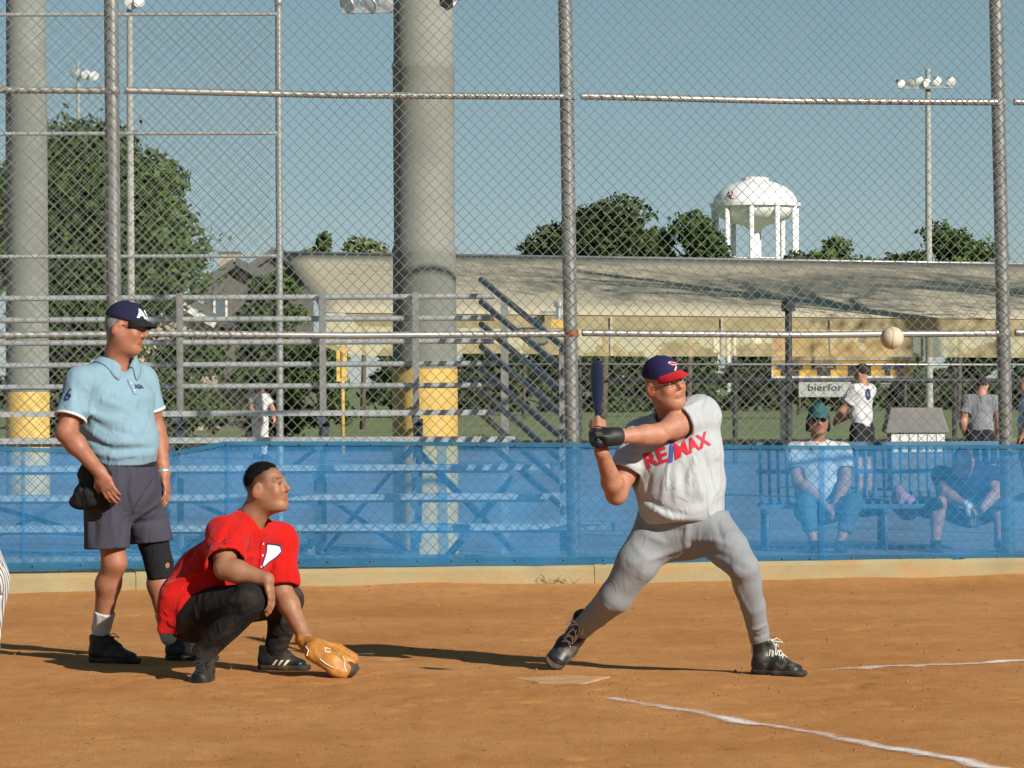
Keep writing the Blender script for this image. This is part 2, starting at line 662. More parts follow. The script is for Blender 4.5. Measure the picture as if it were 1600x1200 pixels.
def world_bvh(objs):
    key = tuple(o.name for o in objs)
    if key in _BVH: return _BVH[key]
    vs_, fs_ = [], []
    for o in objs:
        c = WLOC[o.name]; b = len(vs_)
        vs_ += [v.co + c for v in o.data.vertices]
        fs_ += [tuple(i + b for i in p.vertices) for p in o.data.polygons]
    _BVH[key] = BVHTree.FromPolygons(vs_, fs_)
    return _BVH[key]


def decal(name, bm, o, right, up, targets, m, parent, off=0.004, cuts=3):
    """flat artwork in bm (xy) laid onto the surface of targets along the artwork's normal"""
    o, right, up = Vector(o), Vector(right).normalized(), Vector(up)
    up = (up - right * up.dot(right)).normalized()
    nv = right.cross(up)
    bmesh.ops.triangulate(bm, faces=bm.faces[:])
    for _ in range(cuts):
        es = [e for e in bm.edges if e.calc_length() > 0.012]
        if not es: break
        bmesh.ops.subdivide_edges(bm, edges=es, cuts=1)
        bmesh.ops.triangulate(bm, faces=[f for f in bm.faces if len(f.verts) > 3])
    tree = world_bvh(targets)
    for v in bm.verts:
        w = o + right * v.co.x + up * v.co.y
        hit = tree.ray_cast(w + nv * 0.4, -nv, 0.9)
        if hit[0] is not None:
            w = hit[0] + nv * off
        v.co = w
    me = bpy.data.meshes.new(name)
    bm.to_mesh(me); bm.free()
    return link_mesh(name, me, m, parent)


def text_bm(body, size, sx=1.0, shear=0.0, off=0.0):
    cu = bpy.data.curves.new('txt', 'FONT')
    cu.body = body; cu.size = size; cu.align_x = 'CENTER'; cu.align_y = 'CENTER'; cu.resolution_u = 2
    cu.shear = shear; cu.offset = off
    t = bpy.data.objects.new('txt', cu); C.objects.link(t)
    dg = bpy.context.evaluated_depsgraph_get()
    me = bpy.data.meshes.new_from_object(t.evaluated_get(dg))
    bpy.data.objects.remove(t); bpy.data.curves.remove(cu)
    bm = bmesh.new(); bm.from_mesh(me); bpy.data.meshes.remove(me)
    for v in bm.verts: v.co.x *= sx
    return bm


def poly_bm(polys):
    bm = bmesh.new()
    for p in polys:
        bm.faces.new([bm.verts.new((x, y, 0)) for x, y in p])
    bmesh.ops.recalc_face_normals(bm, faces=bm.faces[:])
    return bm

# ------------------------------------------------------------------ ground
def ground_at(px, py, z=0.0):
    u, v = px - 800.0, 600.0 - py
    u, v = u * _cr + v * _sr, -u * _sr + v * _cr
    Y = (CAM_H - z) * F_PX / -v
    return Vector((u / F_PX * Y, Y, z))


FENCE_A, FENCE_B = Vector((-2.65, 23.5, 0)), Vector((3.47, 24.8, 0))
F_DIR = (FENCE_B - FENCE_A).normalized()
F_NRM = Vector((F_DIR.y, -F_DIR.x, 0))         # towards the camera
F_SLOPE = (FENCE_B.y - FENCE_A.y) / (FENCE_B.x - FENCE_A.x)


def fence_y(x):
    return FENCE_A.y + (x - FENCE_A.x) * F_SLOPE


def on_fence(px, py, toward=0.0):
    """point on the fence plane (moved toward the camera) seen at px, py"""
    u, v = px - 800.0, 600.0 - py
    u, v = u * _cr + v * _sr, -u * _sr + v * _cr
    y0 = FENCE_A.y - F_SLOPE * FENCE_A.x - toward
    Y = y0 / (1 - F_SLOPE * u / F_PX)
    return Vector((u / F_PX * Y, Y, CAM_H + v / F_PX * Y))


_dimr = np.random.default_rng(11)
_nd = 900
_DIM = np.stack([np.concatenate([_dimr.uniform(-3.5, 3.8, 500), _dimr.normal(.4, 1.1, 400)]), np.concatenate([_dimr.uniform(12.6, 22.5, 500), _dimr.normal(16.6, 1.0, 400)]), _dimr.uniform(0.025, 0.085, _nd), _dimr.uniform(-0.014, 0.005, _nd), _dimr.uniform(0, 3.14, _nd)], 1)

_q = (np.abs(_DIM[:, 0] - .55) < 1.0) & (np.abs(_DIM[:, 1] - 17.7) < 1.1)
_DIM[_q, 3] *= .25


def dirt_z(x, y):
    x, y = np.asarray(x, float), np.asarray(y, float)
    near = np.clip(1 - np.abs(y - 17.5) / 30, 0, 1)
    z = 0.010 * fbm(x * 0.7, y * 0.5, 3) + 0.008 * fbm(x * 3.1 + 9, y * 3.1, 3) + 0.007 * fbm(x * 14, y * 14 + 3, 3) * near
    s = np.clip((y - (fence_y(x) - 0.16) + 1.3) / 1.3, 0, 1)
    z = z + 0.045 * s ** 2.5 * (0.6 + 0.9 * vnoise(x * 1.7, y * 0.3 + 4))
    back = y > fence_y(x) - 0.02
    return np.where(back, -0.09, z - 0.002)


def dirt_z_full(x, y):
    z = dirt_z(x, y)
    for cx, cy, rad, amp, a in _DIM:
        m = (np.abs(x - cx) < 3.5 * rad) & (np.abs(y - cy) < 3.5 * rad)
        if m.any():
            dx, dy = x[m] - cx, y[m] - cy
            u, v = dx * math.cos(a) + dy * math.sin(a), -dx * math.sin(a) + dy * math.cos(a)
            z[m] += amp * np.exp(-(u * u / (rad * rad * 1.8) + v * v / (rad * rad * 0.5)))
    return z


def dirt_mat():
    m, nt, b, out = new_mat('infield_dirt')
    L = nt.links.new
    geo = N(nt, 'ShaderNodeNewGeometry'); P = geo.outputs['Position']
    n1 = N(nt, 'ShaderNodeTexNoise', Scale=0.9, Detail=6.0, Roughness=0.6); L(P, n1.inputs['Vector'])
    mp = N(nt, 'ShaderNodeMapping'); mp.inputs['Scale'].default_value = (1, 0.45, 1); L(P, mp.inputs['Vector'])
    n2 = N(nt, 'ShaderNodeTexNoise', Scale=9.0, Detail=7.0, Roughness=0.7); L(mp.outputs['Vector'], n2.inputs['Vector'])
    r1 = ramp(nt, n1.outputs['Fac'], [(0.30, (0.435, 0.182, 0.058)), (0.52, (0.510, 0.229, 0.077)), (0.74, (0.565, 0.275, 0.100))])
    r2 = ramp(nt, n2.outputs['Fac'], [(0.30, (0.86, 0.83, 0.78)), (0.60, (1.04, 1.04, 1.04))])
    mx = N(nt, 'ShaderNodeMix', data_type='RGBA', blend_type='MULTIPLY'); mx.inputs[0].default_value = 1
    L(r1.outputs['Color'], mx.inputs[6]); L(r2.outputs['Color'], mx.inputs[7])
    # small dark clods / damp specks
    n3 = N(nt, 'ShaderNodeTexVoronoi', Scale=24.0); n3.inputs['Randomness'].default_value = 1.0
    mp3 = N(nt, 'ShaderNodeMapping'); mp3.inputs['Scale'].default_value = (1, 0.4, 1); L(P, mp3.inputs['Vector']); L(mp3.outputs['Vector'], n3.inputs['Vector'])
    n4 = N(nt, 'ShaderNodeTexNoise', Scale=4.0, Detail=3.0); L(P, n4.inputs['Vector'])
    r3 = ramp(nt, n3.outputs['Distance'], [(0.10, (1, 1, 1)), (0.24, (0, 0, 0))])
    r4 = ramp(nt, n4.outputs['Fac'], [(0.46, (0, 0, 0)), (0.62, (0.85, 0.85, 0.85))])
    mm = N(nt, 'ShaderNodeMath', operation='MULTIPLY'); L(r3.outputs['Color'], mm.inputs[0]); L(r4.outputs['Color'], mm.inputs[1])
    mx2 = N(nt, 'ShaderNodeMix', data_type='RGBA'); L(mm.outputs[0], mx2.inputs[0]); L(mx.outputs[2], mx2.inputs[6])
    mx2.inputs[7].default_value = (0.20, 0.085, 0.035, 1)
    L(mx2.outputs[2], b.inputs['Base Color'])
    b.inputs['Roughness'].default_value = 0.97; b.inputs['Specular IOR Level'].default_value = 0.1
    n5 = N(nt, 'ShaderNodeTexNoise', Scale=75.0, Detail=5.0, Roughness=0.7); L(P, n5.inputs['Vector'])
    bp = N(nt, 'ShaderNodeBump', Strength=0.8, Distance=0.014); L(n5.outputs['Fac'], bp.inputs['Height'])
    L(bp.outputs['Normal'], b.inputs['Normal'])
    return m


M['dirt'] = dirt_mat()
xs = np.concatenate([np.linspace(-90, -10, 9), np.linspace(-9, -4.2, 13), np.linspace(-4, 4.4, 236), np.linspace(4.6, 9, 12), np.linspace(10, 90, 9)])
ys = np.concatenate([np.linspace(-60, 4, 9), np.linspace(5, 12.3, 30), np.linspace(12.4, 25.6, 400), np.linspace(26, 45, 6)])
gx, gy = np.meshgrid(xs, ys, indexing='xy')
gz = dirt_z_full(gx.ravel().copy(), gy.ravel().copy())
nx, ny = len(xs), len(ys)
ii, jj = np.meshgrid(np.arange(nx - 1), np.arange(ny - 1), indexing='xy')
q0 = (jj * nx + ii).ravel()
o = np_mesh('infield_dirt', np.stack([gx.ravel(), gy.ravel(), gz], 1), np.stack([q0, q0 + 1, q0 + nx + 1, q0 + nx], 1), M['dirt'], smooth=True)
tag(o, 'reddish brown dirt of the infield around home plate', 'ground', kind='structure')


def gz_at(x, y):
    return float(dirt_z_full(np.array([x], float), np.array([y], float))[0])


# clods and pebbles
cv, cf = [], []
cr = np.random.default_rng(21)
for i in range(1700):
    Y = 12.7 + 11.2 * cr.random() ** 0.8
    X = (cr.random() * 2 - 1) * (0.152 * Y)
    if Y > fence_y(X) - 0.2: continue
    s = 0.003 + 0.009 * cr.random() ** 4
    z = float(dirt_z(X, Y))
    p = np.array([[1, 0, 0], [-.6, .8, 0], [-.5, -.8, .1], [.1, .1, .9], [.3, -.2, -.8]]) * s * cr.uniform(.6, 1.3, (5, 3)) + (X, Y, z + s * .2)
    b0 = len(cv); cv += p.tolist()
    cf += [(b0, b0 + 1, b0 + 3), (b0 + 1, b0 + 2, b0 + 3), (b0 + 2, b0, b0 + 3), (b0 + 1, b0, b0 + 4), (b0 + 2, b0 + 1, b0 + 4), (b0, b0 + 2, b0 + 4)]
M['clod'] = mat('dirt_clods', (0.21, 0.098, 0.036), rough=1.0, var=0.4, scale=30)
o = obj('dirt_clods', cv, cf, M['clod'])
tag(o, 'loose clods and pebbles scattered over the dirt', 'clods', kind='stuff')

# far ground: lawn to the horizon, plaza behind the fence, far infield
M['grass'] = mat('field_grass', (0.125, 0.165, 0.055), rough=0.95, var=0.35, scale=0.35, stain=(0.20, 0.19, 0.08), stain_amt=0.6, stain_scale=0.08, bump=0.6, bscale=8)
o = obj('lawn', [(-2500, -300, -0.1), (2500, -300, -0.1), (2500, 4000, -0.1), (-2500, 4000, -0.1)], [(0, 1, 2, 3)], M['grass'])
tag(o, 'green grass field beyond the plaza reaching the horizon', 'grass', kind='structure')
M['plaza'] = mat('plaza_asphalt', (0.17, 0.15, 0.16), rough=0.9, var=0.15, scale=1.5, bump=0.3, bscale=50, stain=(0.25, 0.23, 0.22), stain_amt=0.5, stain_scale=0.6)
xa, xb = -40.0, 40.0
o = obj('plaza', [(xa, fence_y(xa) + .1, 0.012), (xb, fence_y(xb) + .1, 0.012), (xb, 82, 0.012), (xa, 82, 0.012)], [(0, 1, 2, 3)], M['plaza'])
tag(o, 'grey paved walkway behind the backstop fence', 'pavement', kind='structure')
M['far_dirt'] = mat('far_infield_dirt', (0.42, 0.24, 0.10), rough=1, var=0.15, scale=0.6)
o = obj('far_infield', [(-60, 84, -0.09), (60, 84, -0.09), (60, 93, -0.09), (-60, 93, -0.09)], [(0, 1, 2, 3)], M['far_dirt'])
tag(o, 'strip of orange dirt on the neighbouring ball field', 'ground', kind='structure')

# kerb under the fence, cast in lengths
M['kerb'] = mat('dirty_concrete_kerb', (0.295, 0.236, 0.124), rough=0.95, var=0.16, scale=2.2, bump=0.5, bscale=45, stain=(0.36, 0.20, 0.075), stain_amt=0.7, stain_scale=3.5, aniso_z=(1, 1, 2.2))
kerb = thing('kerb', FENCE_A, 'low yellowish concrete kerb under the chain-link fence', 'kerb', kind='structure')
for i in range(-4, 5):
    a = FENCE_A + F_DIR * (i * 3.13 + 0.12); b = FENCE_A + F_DIR * ((i + 1) * 3.13 + 0.116)
    dz = 0.006 * math.sin(i * 2.3)
    nn, prof = 28, [(0.165, -0.15), (0.155, 0.06), (0.150, 0.135), (0.130, 0.163), (-0.10, 0.170), (-0.13, 0.15), (-0.13, -0.15)]
    vv, ff = [], []
    for s in range(nn + 1):
        p = a.lerp(b, s / nn)
        w = 0.008 * (vnoise(np.array([p.x * 3.1]), np.array([1.2]))[0] - .5)
        for (t, z) in prof:
            vv.append(p + F_NRM * (t + w) + Vector((0, 0, z + dz + (w * .8 if z > .1 else 0))))
    k = len(prof)
    for s in range(nn):
        for j in range(k - 1):
            ff.append((s * k + j, (s + 1) * k + j, (s + 1) * k + j + 1, s * k + j + 1))
    ff += [tuple(range(k)), tuple(nn * k + j for j in range(k))[::-1]]
    obj('kerb_block', vv, ff, M['kerb'], kerb)


# ------------------------------------------------------------------ chalk lines and home plate
def chalk_mat():
    m, nt, b, out = new_mat('chalk')
    L = nt.links.new
    geo = N(nt, 'ShaderNodeNewGeometry'); P = geo.outputs['Position']
    b.inputs['Base Color'].default_value = (0.80, 0.72, 0.66, 1); b.inputs['Roughness'].default_value = 1
    n1 = N(nt, 'ShaderNodeTexNoise', Scale=30.0, Detail=8.0, Roughness=0.85); L(P, n1.inputs['Vector'])
    n2 = N(nt, 'ShaderNodeTexNoise', Scale=4.0, Detail=3.0); L(P, n2.inputs['Vector'])
    vc = N(nt, 'ShaderNodeVertexColor', layer_name='Col')
    a = N(nt, 'ShaderNodeMath', operation='ADD'); L(n1.outputs['Fac'], a.inputs[0])
    a2 = N(nt, 'ShaderNodeMath', operation='MULTIPLY_ADD'); L(n2.outputs['Fac'], a2.inputs[0]); a2.inputs[1].default_value = 0.55; a2.inputs[2].default_value = -0.27
    L(a2.outputs[0], a.inputs[1])
    a3 = N(nt, 'ShaderNodeMath', operation='MULTIPLY_ADD'); L(vc.outputs['Color'], a3.inputs[0]); a3.inputs[1].default_value = 0.75; L(a.outputs[0], a3.inputs[2])
    a4 = N(nt, 'ShaderNodeMath', operation='MULTIPLY'); L(a3.outputs[0], a4.inputs[0]); a4.inputs[1].default_value = 0.5
    r = ramp(nt, a4.outputs[0], [(0.50, (0, 0, 0)), (0.68, (0.90, 0.90, 0.90))])
    tr = N(nt, 'ShaderNodeBsdfTransparent'); ms = N(nt, 'ShaderNodeMixShader')
    L(r.outputs['Color'], ms.inputs[0]); L(tr.outputs[0], ms.inputs[1]); L(b.outputs[0], ms.inputs[2]); L(ms.outputs[0], out.inputs['Surface'])
    return m


M['chalk'] = chalk_mat()


def chalk(pts, wid, label, seed):
    r = np.random.default_rng(seed)
    P = [ground_at(*p[:2]) for p in pts]; S = [p[2] for p in pts]
    vv, ff, cc = [], [], []
    rows = []
    for i in range(len(P) - 1):
        n = max(2, int((P[i + 1] - P[i]).length / 0.03))
        for s in range(n):
            t = s / n
            rows.append((P[i].lerp(P[i + 1], t), S[i] * (1 - t) + S[i + 1] * t, (P[i + 1] - P[i]).normalized()))
    for i, (p, st, d) in enumerate(rows):
        nv = Vector((-d.y, d.x, 0))
        off = 0.012 * math.sin(i * 0.19 + seed) + 0.008 * math.sin(i * 0.53)
        for j in range(9):
            t = j / 8 * 2 - 1
            q = p + nv * (t * wid * .5 * 2.7 + off)
            vv.append((q.x, q.y, 0)); cc.append(max(0, 1 - abs(t) ** 1.3) * st)
    a = np.array(vv); a[:, 2] = dirt_z_full(a[:, 0].copy(), a[:, 1].copy()) + 0.005
    for i in range(len(rows) - 1):
        for j in range(8):
            ff.append((i * 9 + j, i * 9 + j + 1, (i + 1) * 9 + j + 1, (i + 1) * 9 + j))
    o = obj('chalk_line', a.tolist(), ff, M['chalk'], None, True)
    ca = o.data.color_attributes.new('Col', 'FLOAT_COLOR', 'POINT')
    c = np.array(cc)
    ca.data.foreach_set('color', np.stack([c, c, c, np.ones_like(c)], 1).astype(np.float32).ravel())
    return tag(o, label, 'chalk line', kind='structure')


chalk([(935, 1087, 0.6), (985, 1096, .95), (1080, 1112, .92), (1150, 1125, 1.15), (1260, 1143, .88), (1330, 1157, 1.05), (1440, 1178, 1.15), (1560, 1200, 1.1), (1800, 1246, 1.1)], 0.085,
      'broken white chalk foul line running to the lower right corner', 3)
chalk([(1255, 1049, .6), (1330, 1044, 1.0), (1400, 1041, .9), (1500, 1037, .95), (1600, 1032, 1.1), (1750, 1025, 1)], 0.09,
      'faint white chalk foul line right of the front shoe of the batter', 5)
chalk([(868, 1098, 0.2), (910, 1090, .42), (940, 1088, .4)], 0.06, 'scuffed end of the chalk line below home plate', 9)

pc = ground_at(865, 1061)
_d1 = (ground_at(1440, 1178) - ground_at(985, 1096)).normalized()
_d2 = (ground_at(1600, 1032) - ground_at(1330, 1044)).normalized()
_fw = (_d1 + _d2).normalized(); _sd = Vector((-_fw.y, _fw.x, 0))
hp = [(.2159, .2159), (.2159, -.2159), (0, -.2159), (-.2159, 0), (0, .2159)]
vv = []
zb = sum(gz_at(pc.x + dx, pc.y + dy) for dx in (-.2, 0, .2) for dy in (-.2, 0, .2)) / 9 - .001
for z, ins in ((-.03, 1), (zb + .000, 1), (zb + .005, .96)):
    for (f, s) in hp:
        p = pc + _fw * f * ins + _sd * s * ins
        vv.append((p.x, p.y, z))
ff = [(i, (i + 1) % 5, (i + 1) % 5 + 5, i + 5) for i in range(5)] + [(i + 5, (i + 1) % 5 + 5, (i + 1) % 5 + 10, i + 10) for i in range(5)] + [(10, 11, 12, 13, 14)]
M['plate'] = mat('dusty_rubber_plate', (0.47, 0.255, 0.105), rough=0.95, var=0.12, scale=9, stain=(0.52, 0.37, 0.23), stain_amt=0.6, stain_scale=9)
o = obj('home_plate', vv, ff, M['plate'])
bm = bmesh.new(); bm.from_mesh(o.data); bmesh.ops.recalc_face_normals(bm, faces=bm.faces[:]); bm.to_mesh(o.data); bm.free()
tag(o, 'dust covered flat home plate in front of the back foot of the batter', 'home plate')


# ------------------------------------------------------------------ chain-link fences
def chainlink(name, x0, x1, base, dirv, z0, z1, diag, r, m, parent, nrmv, sides=3):
    """woven zig-zag wires along dirv from x0 to x1 metres, z0..z1"""
    half = diag / 2
    nw = int((x1 - x0) / half); nj = int((z1 - z0) / half) + 1
    i = np.arange(nw)[:, None]; j = np.arange(nj)[None, :]
    right = (i + j) % 2
    rr = np.random.default_rng(int(abs(x0) * 100) + nw)
    xx = x0 + (i + right) * half + 0.0 * j
    xx = xx + 0.006 * np.sin(j * 0.21 + 0.4) + 0.010 * np.sin(xx * 0.9 + j * .05)
    zz = z0 + j * half + 0.004 * np.sin(xx * 3.1) + 0 * i
    zz[:, -1] -= 0.4 * half; zz[:, 0] += 0.4 * half
    yy = np.where(right == 1, r * .95, -r * .95) + 0.012 * np.sin(xx * 1.7 + zz * 1.1)
    D, NV, BS = np.array(dirv), np.array(nrmv), np.array(base)
    pts = BS + xx[..., None] * D + yy[..., None] * NV
    pts[..., 2] += zz
    tx = np.zeros_like(pts); tx[:, 1:-1] = pts[:, 2:] - pts[:, :-2]; tx[:, 0] = pts[:, 1] - pts[:, 0]; tx[:, -1] = pts[:, -1] - pts[:, -2]
    ring = []
    for s in range(sides):
        a = 2 * math.pi * s / sides + 0.5
        ring.append(pts + r * (math.cos(a) * D * 1.25 + math.sin(a) * NV))
    ring = np.stack(ring, 2)                       # nw,nj,sides,3
    idx = np.arange(nw * nj * sides).reshape(nw, nj, sides)
    qs = []
    for s in range(sides):
        s2 = (s + 1) % sides
        qs.append(np.stack([idx[:, :-1, s], idx[:, :-1, s2], idx[:, 1:, s2], idx[:, 1:, s]], -1).reshape(-1, 4))
    o = np_mesh(name, ring.reshape(-1, 3), np.concatenate(qs), m, parent, smooth=True)
    o['kind'] = 'stuff'
    return o


Z_TOP, Z_MID, Z_HIGH = 3.37, 1.748, 5.1
fence = thing('backstop_fence', FENCE_A, 'tall galvanised chain-link backstop fence on round posts behind the batter', 'fence')
def fpt(s, z, toward=0.0):
    return FENCE_A + F_DIR * s + F_NRM * toward + Vector((0, 0, z))
PS = 3.128
for i in range(-2, 5):
    lean = {0: -.012, 1: -.03, 2: -.045}.get(i, 0)
    top = fpt(i * PS + lean * 1.6, 5.2); bot = fpt(i * PS + {2: .025, 1: .012}.get(i, 0), 0.1)
    po = MB().tube([bot, bot.lerp(top, .5), top], 0.049, 16).build('post', M['post'], fence, True); auto_smooth(po)
    for z in (Z_TOP, Z_MID):
        p = bot.lerp(top, (z - .1) / 5.1)
        auto_smooth(MB().tube([p - Vector((0, 0, .022)), p + Vector((0, 0, .022))], 0.056, 14).build('rail_clamp', M['rust'] if (i == 1 and z < 2) else M['galv'], po, True))
for i in range(-2, 4):
    for z, nm in ((Z_TOP, 'rail'), (Z_MID, 'rail'), (Z_HIGH, 'rail'), (0.20, 'tension_wire')):
        sag = 0.012 if z < 4 else 0
        a, b = fpt(i * PS + .065, z, .045), fpt((i + 1) * PS - .065, z + (-0.004 if z > 3 else -.006), .045)
        if nm == 'rail':
            auto_smooth(MB().tube([a, a.lerp(b, .5) - Vector((0, 0, sag)), b], 0.0235, 12).build('rail', M['galv'], fence, True))
        else:
            MB().tube([a, b], 0.004, 5).build('tension_wire', M['galv'], fence, True)
chainlink('chain_link', -3.0, 9.3, fpt(0, 0, .073), F_DIR, 0.175, Z_TOP + .045, 0.0795, 0.0030, M['wire'], fence, F_NRM)
chainlink('chain_link', -3.0, 9.3, fpt(0.02, 0, .078), F_DIR, Z_TOP - .045, Z_HIGH + .05, 0.0795, 0.0030, M['wire'], fence, F_NRM)

# second tall fence behind the bleachers, ending at a capped post
Y2 = 36.0
e2 = at(437, 600, Y2); top2 = at(435, 6, Y2)
fence2 = thing('side_fence', (e2.x, Y2, 0), 'taller chain-link fence ending at a capped post behind the bleachers', 'fence')
po = MB().tube([Vector((e2.x, Y2, 0)), top2], 0.036, 12).build('post', M['galv'], fence2, True); auto_smooth(po)
MB().lathe([(0.0, .06), (.03, .055), (.041, .03), (.041, -.02)][::-1], top2, 12).build('post_cap', M['galv'], po, True)
MB().tube([Vector((e2.x - 4.5, Y2, 0)), Vector((e2.x - 4.53, Y2, top2.z))], 0.036, 12).build('post', M['galv'], fence2, True)
MB().tube([Vector((e2.x - 9, Y2, 0)), Vector((e2.x - 9, Y2, top2.z))], 0.036, 12).build('post', M['galv'], fence2, True)
for py in (22, 208, 400):
    p = at(432, py, Y2 - .04)
    auto_smooth(MB().tube([Vector((-13, Y2 - .04, p.z + .02)), p], 0.02, 10).build('rail', M['pipe'], fence2, True))
chainlink('chain_link', -5.6, -0.03, Vector((e2.x, Y2 - .07, 0)), Vector((1, 0, 0)), 0.1, top2.z - .05, 0.0815, 0.0028, M['wire_far'], fence2, Vector((0, -1, 0)))


# ------------------------------------------------------------------ blue windscreen
def screen_mat(name, col, alpha, tint):
    m, nt, b, out = new_mat(name)
    L = nt.links.new
    geo = N(nt, 'ShaderNodeNewGeometry'); P = geo.outputs['Position']
    n1 = N(nt, 'ShaderNodeTexNoise', Scale=1.6, Detail=4.0); L(P, n1.inputs['Vector'])
    r = ramp(nt, n1.outputs['Fac'], [(0.3, tuple(c * .85 for c in col)), (0.7, tuple(min(1, c * 1.12) for c in col))])
    L(r.outputs['Color'], b.inputs['Base Color']); b.inputs['Roughness'].default_value = 0.75
    b.inputs['Specular IOR Level'].default_value = 0.3
    tr = N(nt, 'ShaderNodeBsdfTransparent'); tr.inputs[0].default_value = (*tint, 1)
    mp = N(nt, 'ShaderNodeMapping'); mp.inputs['Scale'].default_value = (2.2, 2.2, 14.0); L(P, mp.inputs['Vector'])
    n2 = N(nt, 'ShaderNodeTexNoise', Scale=1.0, Detail=5.0, Roughness=0.65, Distortion=0.5); L(mp.outputs['Vector'], n2.inputs['Vector'])
    n3 = N(nt, 'ShaderNodeTexNoise', Scale=160.0, Detail=2.0); L(P, n3.inputs['Vector'])
    ad = N(nt, 'ShaderNodeMath', operation='ADD'); L(n1.outputs['Fac'], ad.inputs[0]); L(n2.outputs['Fac'], ad.inputs[1])
    ad2 = N(nt, 'ShaderNodeMath', operation='MULTIPLY_ADD'); L(n3.outputs['Fac'], ad2.inputs[0]); ad2.inputs[1].default_value = 0.5; L(ad.outputs[0], ad2.inputs[2])
    ad3 = N(nt, 'ShaderNodeMath', operation='MULTIPLY'); L(ad2.outputs[0], ad3.inputs[0]); ad3.inputs[1].default_value = 0.4
    r2 = ramp(nt, ad3.outputs[0], [(0.36, (alpha - .10,) * 3), (0.64, (alpha + .10,) * 3)])
    bpn = N(nt, 'ShaderNodeBump', Strength=0.6, Distance=0.02); L(n2.outputs['Fac'], bpn.inputs['Height']); L(bpn.outputs['Normal'], b.inputs['Normal'])
    ms = N(nt, 'ShaderNodeMixShader'); L(r2.outputs['Color'], ms.inputs[0]); L(tr.outputs[0], ms.inputs[1]); L(b.outputs[0], ms.inputs[2])
    L(ms.outputs[0], out.inputs['Surface'])
    return m


M['screen'] = screen_mat('blue_mesh_fabric', (0.026, 0.195, 0.43), 0.42, (0.74, 0.90, 1.0))
M['hem'] = screen_mat('blue_hem_fabric', (0.014, 0.105, 0.19), 0.74, (0.65, 0.85, 1.0))
M['seam'] = screen_mat('blue_seam_fabric', (0.024, 0.17, 0.35), 0.42, (0.65, 0.85, 1.0))
TOPX = [-500, 0, 110, 240, 300, 350, 600, 900, 1280, 1600, 2100]
TOPY = [701, 698, 702, 711, 701, 690, 690, 693, 697, 695, 699]
BOTX = [-500, 0, 200, 500, 900, 1600, 2100]
BOTY = [897, 893, 889, 886, 883, 878, 876]
def scr(px, t, toward=0.105):
    ty, by = np.interp(px, TOPX, TOPY), np.interp(px, BOTX, BOTY)
    p = on_fence(px, ty + (by - ty) * t, toward)
    w = .012 * math.sin(px * .021 + t * 2) + .009 * math.sin(px * .057 + 1.3 * t * 3) + .014 * math.sin(px * .006) * math.sin(t * 3.1) + .008 * math.sin(px * .11 + 6 * t + 2 * math.sin(px * .013))
    return p + F_NRM * w
screen = thing('windscreen', on_fence(800, 886, .105), 'see-through blue mesh windscreen tied along the foot of the fence', 'windscreen')
cols = list(range(-480, 2081, 16)); rows_ = [i / 12 for i in range(13)]
vv = [scr(px, t) for t in rows_ for px in cols]
nc = len(cols)
ff = [(j * nc + i, j * nc + i + 1, (j + 1) * nc + i + 1, (j + 1) * nc + i) for j in range(12) for i in range(nc - 1)]
obj('mesh_fabric', vv, ff, M['screen'], screen, True)
for nm, t0, t1 in (('top_hem', -.004, .032), ('bottom_hem', .93, 1.0)):
    vv = [scr(px, t, .112 + .003 * k) for k, t in enumerate((t0, (t0 + t1) / 2, t1)) for px in cols]
    ff = [(j * nc + i, j * nc + i + 1, (j + 1) * nc + i + 1, (j + 1) * nc + i) for j in range(2) for i in range(nc - 1)]
    obj(nm, vv, ff, M['hem'], screen, True)
for (pa, pb) in ((33, 39), (352, 358), (681, 697), (1279, 1288)):
    vv = []
    for t in rows_:
        sh = 6 * t if pa == 681 else 0
        vv += [scr(pa + sh, t, .116), scr(pb + sh, t, .116)]
    ff = [(2 * i, 2 * i + 1, 2 * i + 3, 2 * i + 2) for i in range(12)]
    obj('seam', vv, ff, M['seam'], screen, True)
mb = MB()
for px in range(-460, 2080, 58):
    for t in (.018, .955):
        mb.lathe([(0.002, .003), (.006, .003), (.006, -.003), (.002, -.003)], scr(px + 13 * math.sin(px), t, .125), 6)
go = mb.build('grommets', M['rust'], screen); go['kind'] = 'stuff'


# ------------------------------------------------------------------ columns
def column(px, Y, dia, ztop, yel, label, rings, group):
    c = at(px, 600, Y)
    t = thing('column', (c.x, Y, 0), label, 'column', group)
    r = dia / 2
    prof = [(r * 1.03, yel + .002)]
    z = yel + .002
    for rz in rings:
        k = 1.03 - .012 * (rz)
        prof += [(r * (1.03 - .010 * rz), rz - .03), (r * (1.03 - .010 * rz) + .012, rz), (r * (1.0 - .010 * rz), rz + .05)]
    prof += [(r * (1.0 - .010 * ztop), ztop)]
    auto_smooth(MB().lathe(prof, (c.x, Y, 0), 40).build('shaft', M['concrete_col'], t, True), 60)
    auto_smooth(MB().lathe([(r * 1.045, 0.0), (r * 1.045, yel - .006), (r * 1.035, yel)], (c.x, Y, 0), 40).build('yellow_base', M['yellow'], t, True), 60)
    return t, c


col_t, col_c = column(664, 29.0, 0.515, 9.0, 1.53, 'thick concrete column with yellow painted base behind the bleachers', (2.5, 4.02), 'concrete columns')
col2_t, col2_c = column(43, 42.0, 0.50, 11.0, 1.33, 'concrete column with yellow base at the left edge of the bleachers', (4.9,), 'concrete columns')
MB().box(col_c.x + .2, col_c.x + .31, 28.72, 28.9, 4.55, 4.62).build('bracket', M['galv'], col_t)


